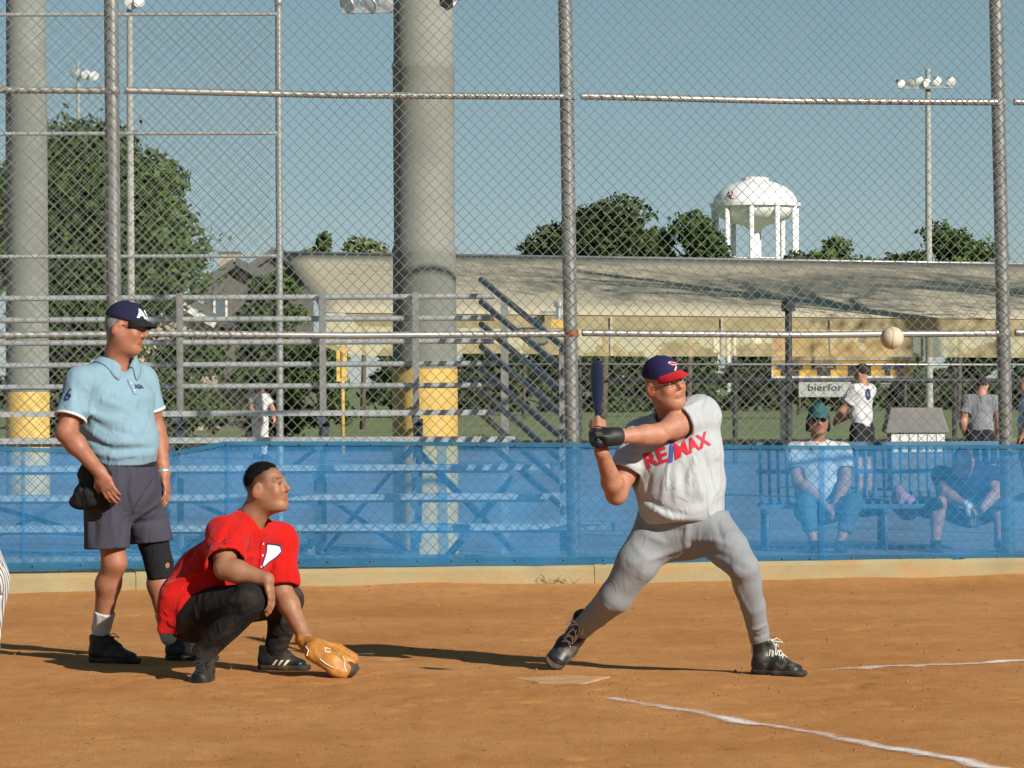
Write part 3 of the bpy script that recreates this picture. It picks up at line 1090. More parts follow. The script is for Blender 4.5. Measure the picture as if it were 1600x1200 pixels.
# ------------------------------------------------------------------ bleachers
BX0 = -6.2
def bx(px, Y): return at(px, 600, Y).x
bl = thing('bleachers', (-3, 26.5, 0), 'aluminium bleachers with pipe guard rails behind the blue windscreen', 'bleachers')
ends = [955, 895, 860, 806, 771]
for i in range(5):
    Y, Z = 25.2 + .6 * i, .40 + .2 * i
    xe = bx(ends[i], Y)
    for (w0, w1) in ((-.125, -.003), (.003, .125)):
        MB().box(BX0, xe, Y + w0, Y + w1, Z - .042, Z).build('seat_plank', M['alu'], bl)
    MB().box(xe - .005, xe + .02, Y - .128, Y + .128, Z - .05, Z + .004).build('end_cap', M['dark_pipe'], bl)
    if i > 0:
        MB().box(BX0, xe - .05, Y - .47, Y - .22, Z - .27, Z - .235).build('foot_plank', M['alu'], bl)
MB().box(BX0, bx(960, 25), 24.98, 25.02, .13, .19).build('base_rail', M['galv'], bl)
frames_px = (-60, 282, 505, 650)
for fx in frames_px:
    xb_ = bx(fx, 27.9)
    def fo(Y): return xb_ + (27.9 - Y) * .02
    MB().beam((fo(27.85), 27.85, 0), (fo(27.85), 27.85, 2.13), .05, .05, (0, 1, 0)).build('upright', M['galv'], bl)
    MB().beam((fo(26.5), 26.5, 0), (fo(26.5), 26.5, .78), .05, .05, (0, 1, 0)).build('upright', M['galv'], bl)
    MB().beam((fo(25.2), 25.2, 0), (fo(25.2), 25.2, .36), .05, .05, (0, 1, 0)).build('upright', M['galv'], bl)
    MB().beam((fo(25.1) + .03, 25.1, .30), (fo(27.8) + .03, 27.8, 1.10), .05, .06).build('stringer', M['dark_pipe'], bl)
    MB().beam((fo(25.1), 25.1, .05), (fo(27.9), 27.9, .05), .05, .05).build('stringer', M['galv'], bl)
    for i in range(5):
        Y, Z = 25.2 + .6 * i, .40 + .2 * i
        MB().box(fo(Y) - .03, fo(Y) + .03, Y - .11, Y + .11, Z - .10, Z - .044).build('seat_bracket', M['dark_pipe'], bl)
for (pa, pb) in ((-60, 282), (282, 505), (505, 650)):
    a, b = bx(pa, 27.4), bx(pb, 27.4)
    MB().beam((a, 27.4, .1), (b, 27.4, .95), .035, .035).build('brace', M['dark_pipe'], bl)
    MB().beam((a, 26.3, .62), (b, 26.3, .12), .035, .035).build('brace', M['dark_pipe'], bl)
MB().beam((bx(650, 27), 27, .9), (bx(800, 26.5), 26.5, .15), .04, .04).build('brace', M['dark_pipe'], bl)
MB().beam((bx(800, 26.2), 26.2, .7), (bx(690, 25.6), 25.6, .1), .04, .04).build('brace', M['dark_pipe'], bl)
for py in (463, 497, 533, 568, 602):
    p = at(772, py, 27.93)
    auto_smooth(MB().tube([Vector((BX0, 27.93, p.z)), p], .0225, 12).build('guard_rail', M['pipe'], bl, True))
# side guard at the right end: two uprights and sloping pipes
bp0, bp1 = at(788, 466, 27.75), at(880, 540, 25.35)
MB().beam((bp0.x, 27.75, 0), bp0, .06, .05, (0, 1, 0)).build('upright', M['galv'], bl)
MB().beam((bp1.x, 25.35, 0), bp1, .06, .06, (0, 1, 0)).build('upright', M['galv'], bl)
for k in range(8):
    a, b = at(752, 437 + 35 * k, 27.98), at(884, 545 + 36 * k, 25.28)
    if b.z < .1: continue
    auto_smooth(MB().tube([a, b], .024, 12).build('side_rail', M['dark_pipe'], bl, True))


# ------------------------------------------------------------------ shade canopy, scoreboard, mid-distance fence
M['canopy'] = mat('tan_canopy_cloth', (0.42, 0.365, 0.255), rough=0.9, var=0.06, scale=0.8)
M['valance'] = screen_mat('tan_valance_cloth', (0.60, 0.49, 0.26), 0.50, (1.0, 0.93, 0.75))
can = thing('shade_canopy', (0, 74, 0), 'long tan shade canopy with hanging valance beyond the bleachers', 'canopy')
def canp(px, py, Y): return at(px, py, Y)
n = 40
tl, tr, bl_, br = at(443, 397, 80), at(1900, 419, 80), at(506, 489, 70), at(1900, 502, 70)
vv = []
for j in range(7):
    for i in range(n + 1):
        a = tl.lerp(tr, i / n); b = bl_.lerp(br, i / n)
        p = a.lerp(b, j / 6); p = p + Vector((0, 0, -.015 * math.sin(math.pi * j / 6) - .01 * math.sin(i * 1.1) * math.sin(math.pi * j / 6)))
        vv.append(p)
nn1 = n + 1
ff = [(j * nn1 + i, j * nn1 + i + 1, (j + 1) * nn1 + i + 1, (j + 1) * nn1 + i) for j in range(6) for i in range(n)]
ob = obj('roof_cloth', vv, ff, M['canopy'], can, True)
md = ob.modifiers.new('thickness', 'SOLIDIFY'); md.thickness = 0.02
# far slope of the canopy
vv2 = [p for p in (tl, tr)] + [tl + Vector((1.3, 9, -1.5)), tr + Vector((0, 9, -1.5))]
ob = obj('roof_cloth', vv2, [(0, 2, 3, 1)], M['canopy'], can); md = ob.modifiers.new('thickness', 'SOLIDIFY'); md.thickness = 0.02
MB().tube([tl + Vector((0, -.03, .03)), tr + Vector((0, -.03, .03))], .035, 8).build('ridge_pipe', M['galv'], can, True)
# valance with scalloped left end
vx = [506, 520, 545, 580, 615, 700, 800, 900, 1000, 1200, 1450, 1700, 1900]
vb = [541, 547, 553, 556, 556, 553, 552, 556, 557, 557, 558, 560, 562]
vv = []
for px, py in zip(vx, vb):
    t = (px - 506) / (1900 - 506)
    a = bl_.lerp(br, t) + Vector((0, -.02, -.012)); b = at(px, py, 70 - .02)
    vv += [Vector((a.x, a.y, a.z)), Vector((a.x, b.y - .03, b.z))]
ff = [(2 * i, 2 * i + 2, 2 * i + 3, 2 * i + 1) for i in range(len(vx) - 1)]
obj('valance', vv, ff, M['valance'], can)
vs2 = []
for px in (955, 1128, 1298, 1440, 1560):
    t = (px - 506) / (1900 - 506)
    a = bl_.lerp(br, t)
    MB().box(a.x - .025, a.x + .025, 69.93, 69.96, at(px, 556, 70).z, a.z - .03).build('valance_seam', M['canopy'], can)
for px, yb in ((535, 540), (785, 552), (1660, 560)):
    a = at(px, yb - 20, 70.3)
    MB().tube([Vector((a.x, 70.3, 0)), Vector((a.x, 70.3, a.z))], .04, 10).build('canopy_post', M['yellow'], can, True)
a = at(534, 545, 69.7); b = at(534, 592, 69.7)
MB().box(a.x - .10, a.x - .03, 69.6, 69.8, b.z, a.z).box(a.x + .03, a.x + .10, 69.6, 69.8, b.z, a.z).box(a.x - .1, a.x + .1, 69.6, 69.8, b.z - .05, b.z).build('post_bracket', M['yellow'], can)
# small loudspeaker on the canopy edge
p = at(873, 490, 69.5)
sp = thing('loudspeaker', p, 'small grey horn loudspeaker on the canopy eave left of the second fence post', 'loudspeaker')
auto_smooth(MB().lathe([(.06, -.12), (.06, .12), (.10, .14), (.10, .24)], p, 14).build('horn', M['lamp_metal'], sp, True))
MB().box(p.x - .38, p.x - .05, 69.45, 69.5, p.z + .0, p.z + .05).build('arm', M['lamp_metal'], sp)
MB().box(p.x - .15, p.x + .15, 69.42, 69.54, p.z - .28, p.z - .12).build('mount', M['yellow'], sp)

M['amber'] = mat('amber_scoreboard_paint', (0.62, 0.36, 0.05), rough=0.6, var=0.1, scale=3)
M['white_trim'] = mat('white_trim', (0.62, 0.60, 0.54), rough=0.6, var=0.05)
M['panel_black'] = mat('scoreboard_black', (0.025, 0.022, 0.022), rough=0.4, var=0.2)
M['panel_red'] = mat('scoreboard_red', (0.35, 0.04, 0.05), rough=0.5, var=0.2)
M['panel_blue'] = mat('scoreboard_blue', (0.05, 0.07, 0.25), rough=0.5, var=0.2)
sbY = 70.35
def sbp(px, py): return at(px, py, sbY)
sb0, sb1 = sbp(1207, 500), sbp(1427, 589)
sb = thing('scoreboard', ((sb0.x + sb1.x) / 2, sbY, 0), 'amber scoreboard with white borders half behind the canopy valance', 'scoreboard')
MB().box(sb0.x, sb1.x, sbY, sbY + .2, sb1.z, sb0.z).build('board', M['amber'], sb)
for px in (1225, 1410):
    x = sbp(px, 500).x
    MB().box(x - .06, x + .06, sbY + .21, sbY + .33, 0, sb0.z).build('leg', M['black_paint'], sb)
def sbox(nm, x0, x1, y0, y1, m, off=.012):
    a, b = sbp(x0, y0), sbp(x1, y1)
    MB().box(a.x, b.x, sbY - off, sbY - .002, b.z, a.z).build(nm, m, sb)
sbox('border', 1207, 1427, 558.5, 562.5, M['white_trim'], .02)
sbox('border', 1207, 1427, 588, 591, M['white_trim'], .02)
sbox('border', 1205.5, 1208, 556, 591, M['white_trim'], .022)
sbox('border', 1424, 1426, 556, 591, M['white_trim'], .022)
for (x0, x1, y0, y1, k) in ((1214, 1227, 571, 577, 'panel_blue'), (1220, 1228, 578, 587, 'panel_black'), (1236, 1254, 570, 578, 'panel_black'), (1238, 1249, 579, 587, 'panel_black'),
                            (1268, 1306, 567, 577, 'panel_black'), (1277, 1298, 578, 587, 'panel_black'), (1325, 1361, 569, 589, 'panel_black'), (1378, 1392, 570, 577, 'panel_blue'),
                            (1395, 1413, 570, 577, 'panel_blue'), (1403, 1411, 578, 587, 'panel_red'), (1383, 1391, 578, 588, 'panel_black'),
                            (1256, 1284, 503, 512, 'white_trim'), (1352, 1375, 504, 512, 'white_trim'), (1278, 1360, 527, 535, 'white_trim'), (1210, 1222, 515, 550, 'panel_red'), (1340, 1352, 515, 548, 'white_trim')):
    sbox('panel', x0, x1, y0, y1, M[k])
bm = text_bm('OFFICIAL', 0.10)
for v in bm.verts: v.co = Vector((sbp(1288, 573).x + v.co.x, sbY - .02, sbp(1288, 573).z + v.co.y))
me = bpy.data.meshes.new('lettering'); bm.to_mesh(me); bm.free(); link_mesh('lettering', me, M['white_trim'], sb)

f3 = thing('dark_fence', (7, 60, 0), 'low dark railed fence of the neighbouring field below the scoreboard', 'fence')
for px, pt in ((905, 560), (1148, 560), (1232, 486), (1491, 560), (1640, 560)):
    p = at(px, pt, 60.0)
    auto_smooth(MB().tube([Vector((p.x, 60, 0)), p], .045 if px != 1232 else .06, 8).build('post', M['black_paint'], f3, True))
p = at(1232, 486, 60)
MB().lathe([(.03, -.02), (.12, .0), (.12, .16), (.03, .2)], p, 10).build('post_cap', M['black_paint'], f3)
for py, r_ in ((568, .02), (593, .04)):
    a, b = at(720, py + 1, 59.93), at(1750, py + 2, 59.93)
    MB().tube([a, b], r_, 8).build('rail', M['black_paint'] if py > 580 else M['galv'], f3, True)
chainlink('chain_link', -1, 12, Vector((0, 59.88, 0)), Vector((1, 0, 0)), 0.05, 1.72, 0.13, 0.0035, M['wire_far'], f3, Vector((0, -1, 0)))
bn0, bn1 = at(1248, 597, 59.7), at(1330, 620, 59.7)
bn = thing('banner', ((bn0.x + bn1.x) / 2, 59.7, bn1.z), 'small white banner with dark lettering hung on the dark fence', 'banner')
M['banner'] = mat('dimmed_banner', (0.34, 0.36, 0.32), rough=.9, var=.1)  # white cloth; its dim light is put into this grey base colour
MB().box(bn0.x, bn1.x, 59.69, 59.71, bn1.z, bn0.z).build('cloth', M['banner'], bn)
bm = text_bm('bierfor', 0.17, 1.25)
cx_ = (bn0 + bn1) / 2
for v in bm.verts: v.co = Vector((cx_.x + v.co.x, 59.68, cx_.z + .03 + v.co.y))
me = bpy.data.meshes.new('lettering'); bm.to_mesh(me); bm.free(); link_mesh('lettering', me, M['black_paint'], bn)

# covered grill on a white tiled block
M['grey_cover'] = mat('grey_vinyl_cover', (0.17, 0.16, 0.15), rough=0.8, var=0.15, scale=4, bump=0.3, bscale=12)
M['tile'] = mat('white_glazed_tile', (0.62, 0.6, 0.55), rough=0.4, var=0.08)
gY = 45.0
g0, g1 = at(1392, 678, gY), at(1477, 692, gY)
gr = thing('tiled_block', ((g0.x + g1.x) / 2, gY, 0), 'white tiled block carrying a grey covered box behind the bench', 'counter')
MB().box(g0.x + .004, g1.x - .004, gY + .02, gY + .5, 0, g0.z - .004).build('core', M['grey_cover'], gr)
for i in range(6):
    for j in range(2):
        xa_ = g0.x + (g1.x - g0.x) * i / 6 + .006; xb2 = g0.x + (g1.x - g0.x) * (i + 1) / 6 - .006
        MB().box(xa_, xb2, gY, gY + .025, g0.z - .005 - .12 * (j + 1) + .008, g0.z - .005 - .12 * j).build('tile', M['tile'], gr)
c0, c1, c2, c3 = at(1383, 677, gY), at(1484, 677, gY), at(1472, 637, gY), at(1392, 637, gY)
vv = [c0 + Vector((0, .0, 0)), c1, c2 + Vector((0, .06, 0)), c3 + Vector((0, .06, 0))]
vv += [p + Vector((0, .5, 0)) for p in vv[:2]] + [p + Vector((0, .38, 0)) for p in vv[2:4]]
ob = obj('covered_box', vv, [(0, 1, 2, 3), (5, 4, 7, 6), (1, 5, 6, 2), (4, 0, 3, 7), (3, 2, 6, 7), (0, 4, 5, 1)], M['grey_cover'])
md = ob.modifiers.new('bevel', 'BEVEL'); md.width = .02; md.segments = 2
tag(ob, 'grey box with sloping sides standing on the white tiled block', 'covered box')


# ------------------------------------------------------------------ floodlights
def lathe_axis(mb, prof, c, ax, sgm=12):
    c = Vector(c); ax = Vector(ax).normalized()
    s = ax.cross(Vector((0, 0, 1)));
    if s.length < .01: s = Vector((1, 0, 0))
    s.normalize(); t = ax.cross(s); b = len(mb.v)
    for (r, z) in prof:
        for k in range(sgm):
            a = 2 * math.pi * k / sgm
            mb.v.append(c + ax * z + (s * math.cos(a) + t * math.sin(a)) * r)
    for i in range(len(prof) - 1):
        for k in range(sgm):
            k2 = (k + 1) % sgm
            mb.f.append((b + i * sgm + k, b + i * sgm + k2, b + (i + 1) * sgm + k2, b + (i + 1) * sgm + k))
    return mb


def floodlight(px, Y, pr, ztop_px, arm, lamps, label, lamp_r):
    p = at(px, 600, Y); top = at(px, ztop_px, Y)
    t = thing('floodlight_pole', (p.x, Y, 0), label, 'light pole', 'floodlight poles')
    auto_smooth(MB().tube([Vector((p.x, Y, -.1)), Vector((p.x, Y, top.z / 2)), Vector((p.x, Y, top.z))], [pr * 1.15, pr, pr * .75], 12).build('pole', M['pole_grey'], t, True))
    if arm:
        a, b = at(arm[0], arm[2], Y - pr - .06), at(arm[1], arm[2] - (arm[1] - arm[0]) * .02, Y - pr - .06)
        MB().beam(a, b, .12, .10).build('crossarm', M['lamp_metal'], t)
    for (lx, ly, dx) in lamps:
        c = at(lx, ly, Y - .25)
        ax = Vector((dx, -.75, -.45)).normalized()
        r = lamp_r
        mb = lathe_axis(MB(), [(.001, -1.25 * r), (.35 * r, -1.2 * r), (.45 * r, -.6 * r), (.75 * r, -.25 * r), (1.0 * r, .35 * r), (.93 * r, .33 * r)], c, ax, 14)
        lo_ = mb.build('lamp', M['lamp_metal'], t, True)
        lathe_axis(MB(), [(.92 * r, .31 * r), (.5 * r, .38 * r), (.001, .40 * r)], c, ax, 14).build('lens', M['lamp_glass'], lo_, True)
        MB().tube([c - ax * .6 * r, c - ax * .6 * r - Vector((0, 0, r * 1.3))], .03, 6).build('bracket', M['lamp_metal'], lo_)
    return t


floodlight(1452, 110, .105, 108, (1411, 1490, 137), [(1407, 130, .5), (1424, 128, -.3), (1437, 126, .1), (1447, 129, .6), (1464, 126, .3), (1486, 127, .2)],
           'tall floodlight pole with a crossarm of six lamps beyond the canopy on the right', .16)
floodlight(205, 80, .085, -6, None, [(204, 4, .1), (217, 1, .5)], 'slim floodlight pole rising in front of the large tree', .16)
floodlight(124, 190, .10, 98, (116, 152, 121), [(119, 114, -.2), (134, 116, .3), (146, 118, .4)], 'distant floodlight showing just above the large tree', .30)
floodlight(664, 62, .12, -14, (534, 700, 17), [(545, 6, -.8), (578, 6, -.5), (606, 5, -.3), (702, -2, .6)], 'floodlight with a wide crossarm behind the concrete column', .165)

# ------------------------------------------------------------------ water tower
wY = 600.0
wc = at(1181, 600, wY); k_ = wY / F_PX
wt = thing('water_tower', (wc.x, wY, 0), 'white water tower with ribbed round tank on many legs', 'water tower')
zr = at(1181, 320, wY).z; rT = 66 * k_
zt, zb_ = at(1181, 281, wY).z, at(1181, 352, wY).z
prof = [(rT * math.cos(a), zr + (zt - zr) * math.sin(a)) for a in [i * math.pi / 24 for i in range(12)]] + [(rT * .13, zt)]
dn = [(rT * math.cos(a) ** .8, zr - (zr - zb_) * math.sin(a)) for a in [i * math.pi / 22 for i in range(10)]] + [(rT * .24, zb_ - 2 * k_), (rT * .10, zb_ - 12 * k_)]
auto_smooth(MB().lathe(dn[::-1] + prof[1:], (wc.x, wY, 0), 40).build('tank', M['white_paint'], wt, True), 50)
auto_smooth(MB().lathe([(rT * 1.0, zr - .35), (rT * 1.075, zr - .35), (rT * 1.075, zr + .25), (rT * 1.0, zr + .25)], (wc.x, wY, 0), 40).build('balcony', M['white_paint'], wt))
MB().lathe([(rT * .32, zt - 1.2), (rT * .32, zt + .3), (rT * .2, zt + .5)], (wc.x, wY, 0), 16).build('roof_hatch', M['white_paint'], wt)
for i in range(10):
    a = i * 2 * math.pi / 10 + .16
    MB().tube([(wc.x + rT * math.cos(a), wY + rT * math.sin(a), -1), (wc.x + rT * math.cos(a), wY + rT * math.sin(a), zr)], .42, 10).build('leg', M['white_paint'], wt, True)
MB().tube([(wc.x, wY, -1), (wc.x, wY, zb_ - 8 * k_)], .75, 12).build('riser', M['white_paint'], wt, True)
for i in range(10):
    a, b = i * 2 * math.pi / 10 + .16, (i + 1) * 2 * math.pi / 10 + .16
    z = at(1181, 405, wY).z
    MB().tube([(wc.x + rT * math.cos(a), wY + rT * math.sin(a), z), (wc.x + rT * math.cos(b), wY + rT * math.sin(b), z)], .12, 6).build('tie', M['white_paint'], wt, True)
M['navy_print'] = mat('navy_print', (0.03, 0.04, 0.14), rough=0.6, var=0.1)
M['red_print'] = mat('red_print', (0.5, 0.03, 0.05), rough=0.6, var=0.1)
for ch, px, mm_ in (('A', 1137, 'navy_print'), ('L', 1144, 'red_print')):
    p = at(px, 306, wY - rT * .78)
    decal('lettering', text_bm(ch, 1.9, 1.0, 0.15, 0.03), p, Vector((.80, -.6, 0)), Vector((0.0, 0, 1)), [o_ for o_ in wt.children if o_.name.startswith('tank')], M[mm_], wt, .25, 2)


# ------------------------------------------------------------------ vegetation
def leaf_mat(name, col, col2):
    m, nt, b, out = new_mat(name)
    L = nt.links.new
    vc = N(nt, 'ShaderNodeVertexColor', layer_name='Col')
    r = ramp(nt, vc.outputs['Color'], [(0.0, col), (1.0, col2)])
    L(r.outputs['Color'], b.inputs['Base Color']); b.inputs['Roughness'].default_value = 0.6; b.inputs['Specular IOR Level'].default_value = 0.25
    tl_ = N(nt, 'ShaderNodeBsdfTranslucent'); L(r.outputs['Color'], tl_.inputs[0])
    ms = N(nt, 'ShaderNodeMixShader'); ms.inputs[0].default_value = 0.15
    L(b.outputs[0], ms.inputs[1]); L(tl_.outputs[0], ms.inputs[2]); L(ms.outputs[0], out.inputs['Surface'])
    return m


M['leaf_dark'] = leaf_mat('dark_leaves', (0.026, 0.045, 0.014), (0.065, 0.095, 0.028))
M['leaf_mid'] = leaf_mat('mid_leaves', (0.028, 0.060, 0.011), (0.082, 0.138, 0.026))
M['leaf_pale'] = leaf_mat('pale_leaves', (0.085, 0.120, 0.045), (0.20, 0.235, 0.095))
M['bark'] = mat('bark', (0.12, 0.09, 0.065), rough=0.95, var=0.3, scale=3, bump=0.8, bscale=12, aniso_z=(1, 1, .3))


def foliage(name, clumps, n, size, m, parent, seed, shellish=0.45, narrow=0.55):
    """n leaf faces spread through clumps [(centre, radii)]"""
    r = np.random.default_rng(seed)
    vol = np.array([c[1][0] * c[1][1] * c[1][2] for c in clumps]) ** (2 / 3)
    which = r.choice(len(clumps), n, p=vol / vol.sum())
    cen = np.array([tuple(c[0]) for c in clumps])[which]; rad = np.array([c[1] for c in clumps])[which]
    d = r.normal(size=(n, 3)); d /= np.linalg.norm(d, axis=1)[:, None]
    rr = r.random(n) ** shellish
    rr = rr * (1 + .22 * (np.sin(d[:, 0] * 7 + which) * np.sin(d[:, 2] * 6 + which * 2)) + .10 * r.normal(size=n))
    pos = cen + d * rad * rr[:, None]
    nv = d * .6 + r.normal(size=(n, 3)) * .8; nv /= np.linalg.norm(nv, axis=1)[:, None]
    t = np.cross(nv, r.normal(size=(n, 3))); t /= np.linalg.norm(t, axis=1)[:, None] + 1e-9
    s = np.cross(nv, t)
    L = size * r.uniform(.6, 1.35, n)[:, None]; W = L * narrow
    # leaf as a bent quad: base, two sides, tip
    v = np.stack([pos - t * L * .5, pos + s * W * .5 + nv * L * .1, pos + t * L * .5, pos - s * W * .5 + nv * L * .1], 1)
    q = np.arange(n * 4).reshape(n, 4)
    o = np_mesh(name, v.reshape(-1, 3), q, m, parent)
    tone = np.clip(r.normal(.5, .22, n) + (r.random(len(clumps))[which] - .5) * .9, 0, 1)
    ca = o.data.color_attributes.new('Col', 'FLOAT_COLOR', 'POINT')
    c4 = np.repeat(tone, 4)
    ca.data.foreach_set('color', np.stack([c4, c4, c4, np.ones_like(c4)], 1).astype(np.float32).ravel())
    return o


def tree(px, Y, ytop, ybot, wpx, label, m='leaf_mid', seed=1, n=6000, size=.14, clumps=26, group=None, name='tree', X=None, H=None, RW=None, dens=.35, cat='tree'):
    r = np.random.default_rng(seed)
    if X is None:
        p = at(px, 600, Y); zt_ = at(px, ytop, Y).z; zb2 = max(.3, at(px, ybot, Y).z); rw = wpx / 2 / F_PX * Y; X = p.x
    else:
        zt_, zb2, rw = H, H * .45, RW
    t = thing(name, (X, Y, 0), label, cat, group)
    hh = (zt_ - zb2) / 2; zc = (zt_ + zb2) / 2
    cl = []
    if BT == group: hh *= 1.1; rw *= 1.12
    for i in range(clumps):
        d = r.normal(size=3); d /= np.linalg.norm(d)
        k = r.random() ** .45 * .78
        # crown: wide low, rounded top
        c = np.array([X, Y, zc]) + d * k * np.array([rw, rw * .85, hh])
        s = r.uniform(.24, .42) * min(rw, hh) * 1.05
        if cat in ('shrub', 'bush'):
            zz = r.random(); a = r.random() * 6.283; kk = math.sqrt(r.random()) * (1 - .65 * zz ** 2) * .85
            c = np.array([X + rw * kk * math.cos(a), Y + rw * .7 * kk * math.sin(a), .1 + (zt_ - .1) * .88 * zz])
            s = r.uniform(.30, .45) * min(rw, zt_ / 2)
        cl.append((c, (s * r.uniform(.9, 1.35), s, s * r.uniform(.7, 1.0))))
    foliage('crown', cl, n, size, M[m], t, seed, dens)
    tb = MB(); tr_ = max(.06, hh * .055)
    tb.tube([(X, Y, -.1), (X + .05 * hh, Y, zb2 * .6), (X, Y, zc), (X - .05 * hh, Y, zc + hh * .5)], [tr_ * 1.3, tr_, tr_ * .7, tr_ * .25], 8)
    for c, s in cl[::2]:
        zs = max(zb2 * .7, min(zc + .2 * hh, c[2] - .5 * hh))
        tb.tube([(X, Y, zs), tuple((np.array([X, Y, zs]) * .5 + c * .5) + [0, 0, .08 * hh]), tuple(c)], [tr_ * .5, tr_ * .3, tr_ * .1], 5, False)
    tb.build('trunk', M['bark'], t, True)
    return t


BT = 'trees beyond the canopy'
tree(112, 88, 140, 600, 395, 'large broad green tree filling the left behind the fences', 'leaf_mid', 3, 72000, .21, 70, dens=.55)
tree(425, 98, 415, 640, 150, 'dense bush in front of the grey gabled house', 'leaf_mid', 4, 11000, .17, 18, cat='bush', name='bush')
tree(290, 92, 520, 660, 190, 'low bush below the pink brick house', 'leaf_mid', 5, 11000, .16, 18, cat='bush', name='bush')
tree(95, 90, 505, 660, 200, 'low bush between the left column and the umpire', 'leaf_mid', 6, 11000, .16, 18, cat='bush', name='bush')
tree(500, 96, 520, 660, 110, 'round bush left of the yellow canopy post', 'leaf_mid', 7, 8000, .15, 18, cat='bush', name='bush')
tree(942, 150, 305, 470, 200, 'tall dark round tree left of the water tower', 'leaf_dark', 8, 9000, .30, 26, group=BT)
tree(1075, 160, 338, 470, 170, 'lower spreading tree at the foot of the water tower', 'leaf_mid', 9, 7000, .30, 20, group=BT)
tree(1248, 165, 386, 470, 70, 'small tree top right of the water tower legs', 'leaf_mid', 10, 1600, .26, 8, group=BT)
tree(1325, 150, 368, 470, 130, 'rounded bushy tree top between water tower and floodlight', 'leaf_mid', 11, 3500, .26, 14, group=BT)
tree(1412, 170, 374, 470, 80, 'sparse dark tree top left of the floodlight pole', 'leaf_dark', 12, 1600, .30, 9, BT, dens=.8)
tree(1497, 140, 346, 470, 130, 'pointed green tree right of the floodlight pole', 'leaf_mid', 13, 4000, .25, 16, group=BT)
tree(818, 150, 376, 450, 66, 'small tree top right of the concrete column', 'leaf_mid', 14, 900, .26, 6, group=BT)
tree(500, 120, 352, 470, 56, 'thin pale tree above the left end of the canopy', 'leaf_pale', 15, 1500, .26, 7, BT, dens=.9)
tree(566, 118, 352, 470, 96, 'feathery pale tree left of the concrete column', 'leaf_pale', 16, 2600, .26, 10, BT, dens=.9)
for i, (px, w, yt) in enumerate(((640, 160, 540), (760, 160, 536), (860, 160, 534), (960, 170, 540), (1070, 160, 536), (1180, 160, 540), (1300, 170, 538), (1420, 170, 540), (1530, 170, 536), (1640, 170, 536))):
    tree(px, 185 + 4 * (i % 3), yt, 642, w, '%s dark hedge shrub under the canopy, counting right from the concrete column' % 'first second third fourth fifth sixth seventh eighth ninth tenth'.split()[i], 'leaf_dark', 30 + i, 9000, .36, 26, 'hedge shrubs along the far side of the field', 'hedge_shrub', cat='shrub')
# trees right of the view that shade the canopy roof
tree(0, 61.5, 0, 0, 0, 'broad shade tree standing right of the view beside the canopy', 'leaf_mid', 60, 5200, .17, 24, 'shade trees out of view', X=15.2, H=17.0, RW=4.3)
tree(0, 60.0, 0, 0, 0, 'second shade tree standing further right of the view', 'leaf_mid', 61, 5400, .17, 24, 'shade trees out of view', X=23.0, H=17.5, RW=4.6)

# dry weed at the kerb
wz = ground_at(852, 921)
wr_ = np.random.default_rng(5); mb = MB()
for i in range(46):
    b0 = Vector((wz.x + wr_.normal(0, .07), wz.y + wr_.normal(0, .02), gz_at(wz.x, wz.y)))
    tip = b0 + Vector((wr_.normal(0, .05), -abs(wr_.normal(0, .02)), .02 + .05 * wr_.random()))
    mb.tube([b0, b0.lerp(tip, .6) + Vector((0, 0, .008)), tip], [.002, .0016, .0006], 4, False)
M['dry'] = mat('dry_grass', (0.22, 0.14, 0.06), rough=1, var=.4, scale=40)
tag(mb.build('dry_weed', M['dry']), 'clump of dry weed at the foot of the kerb', 'weed')

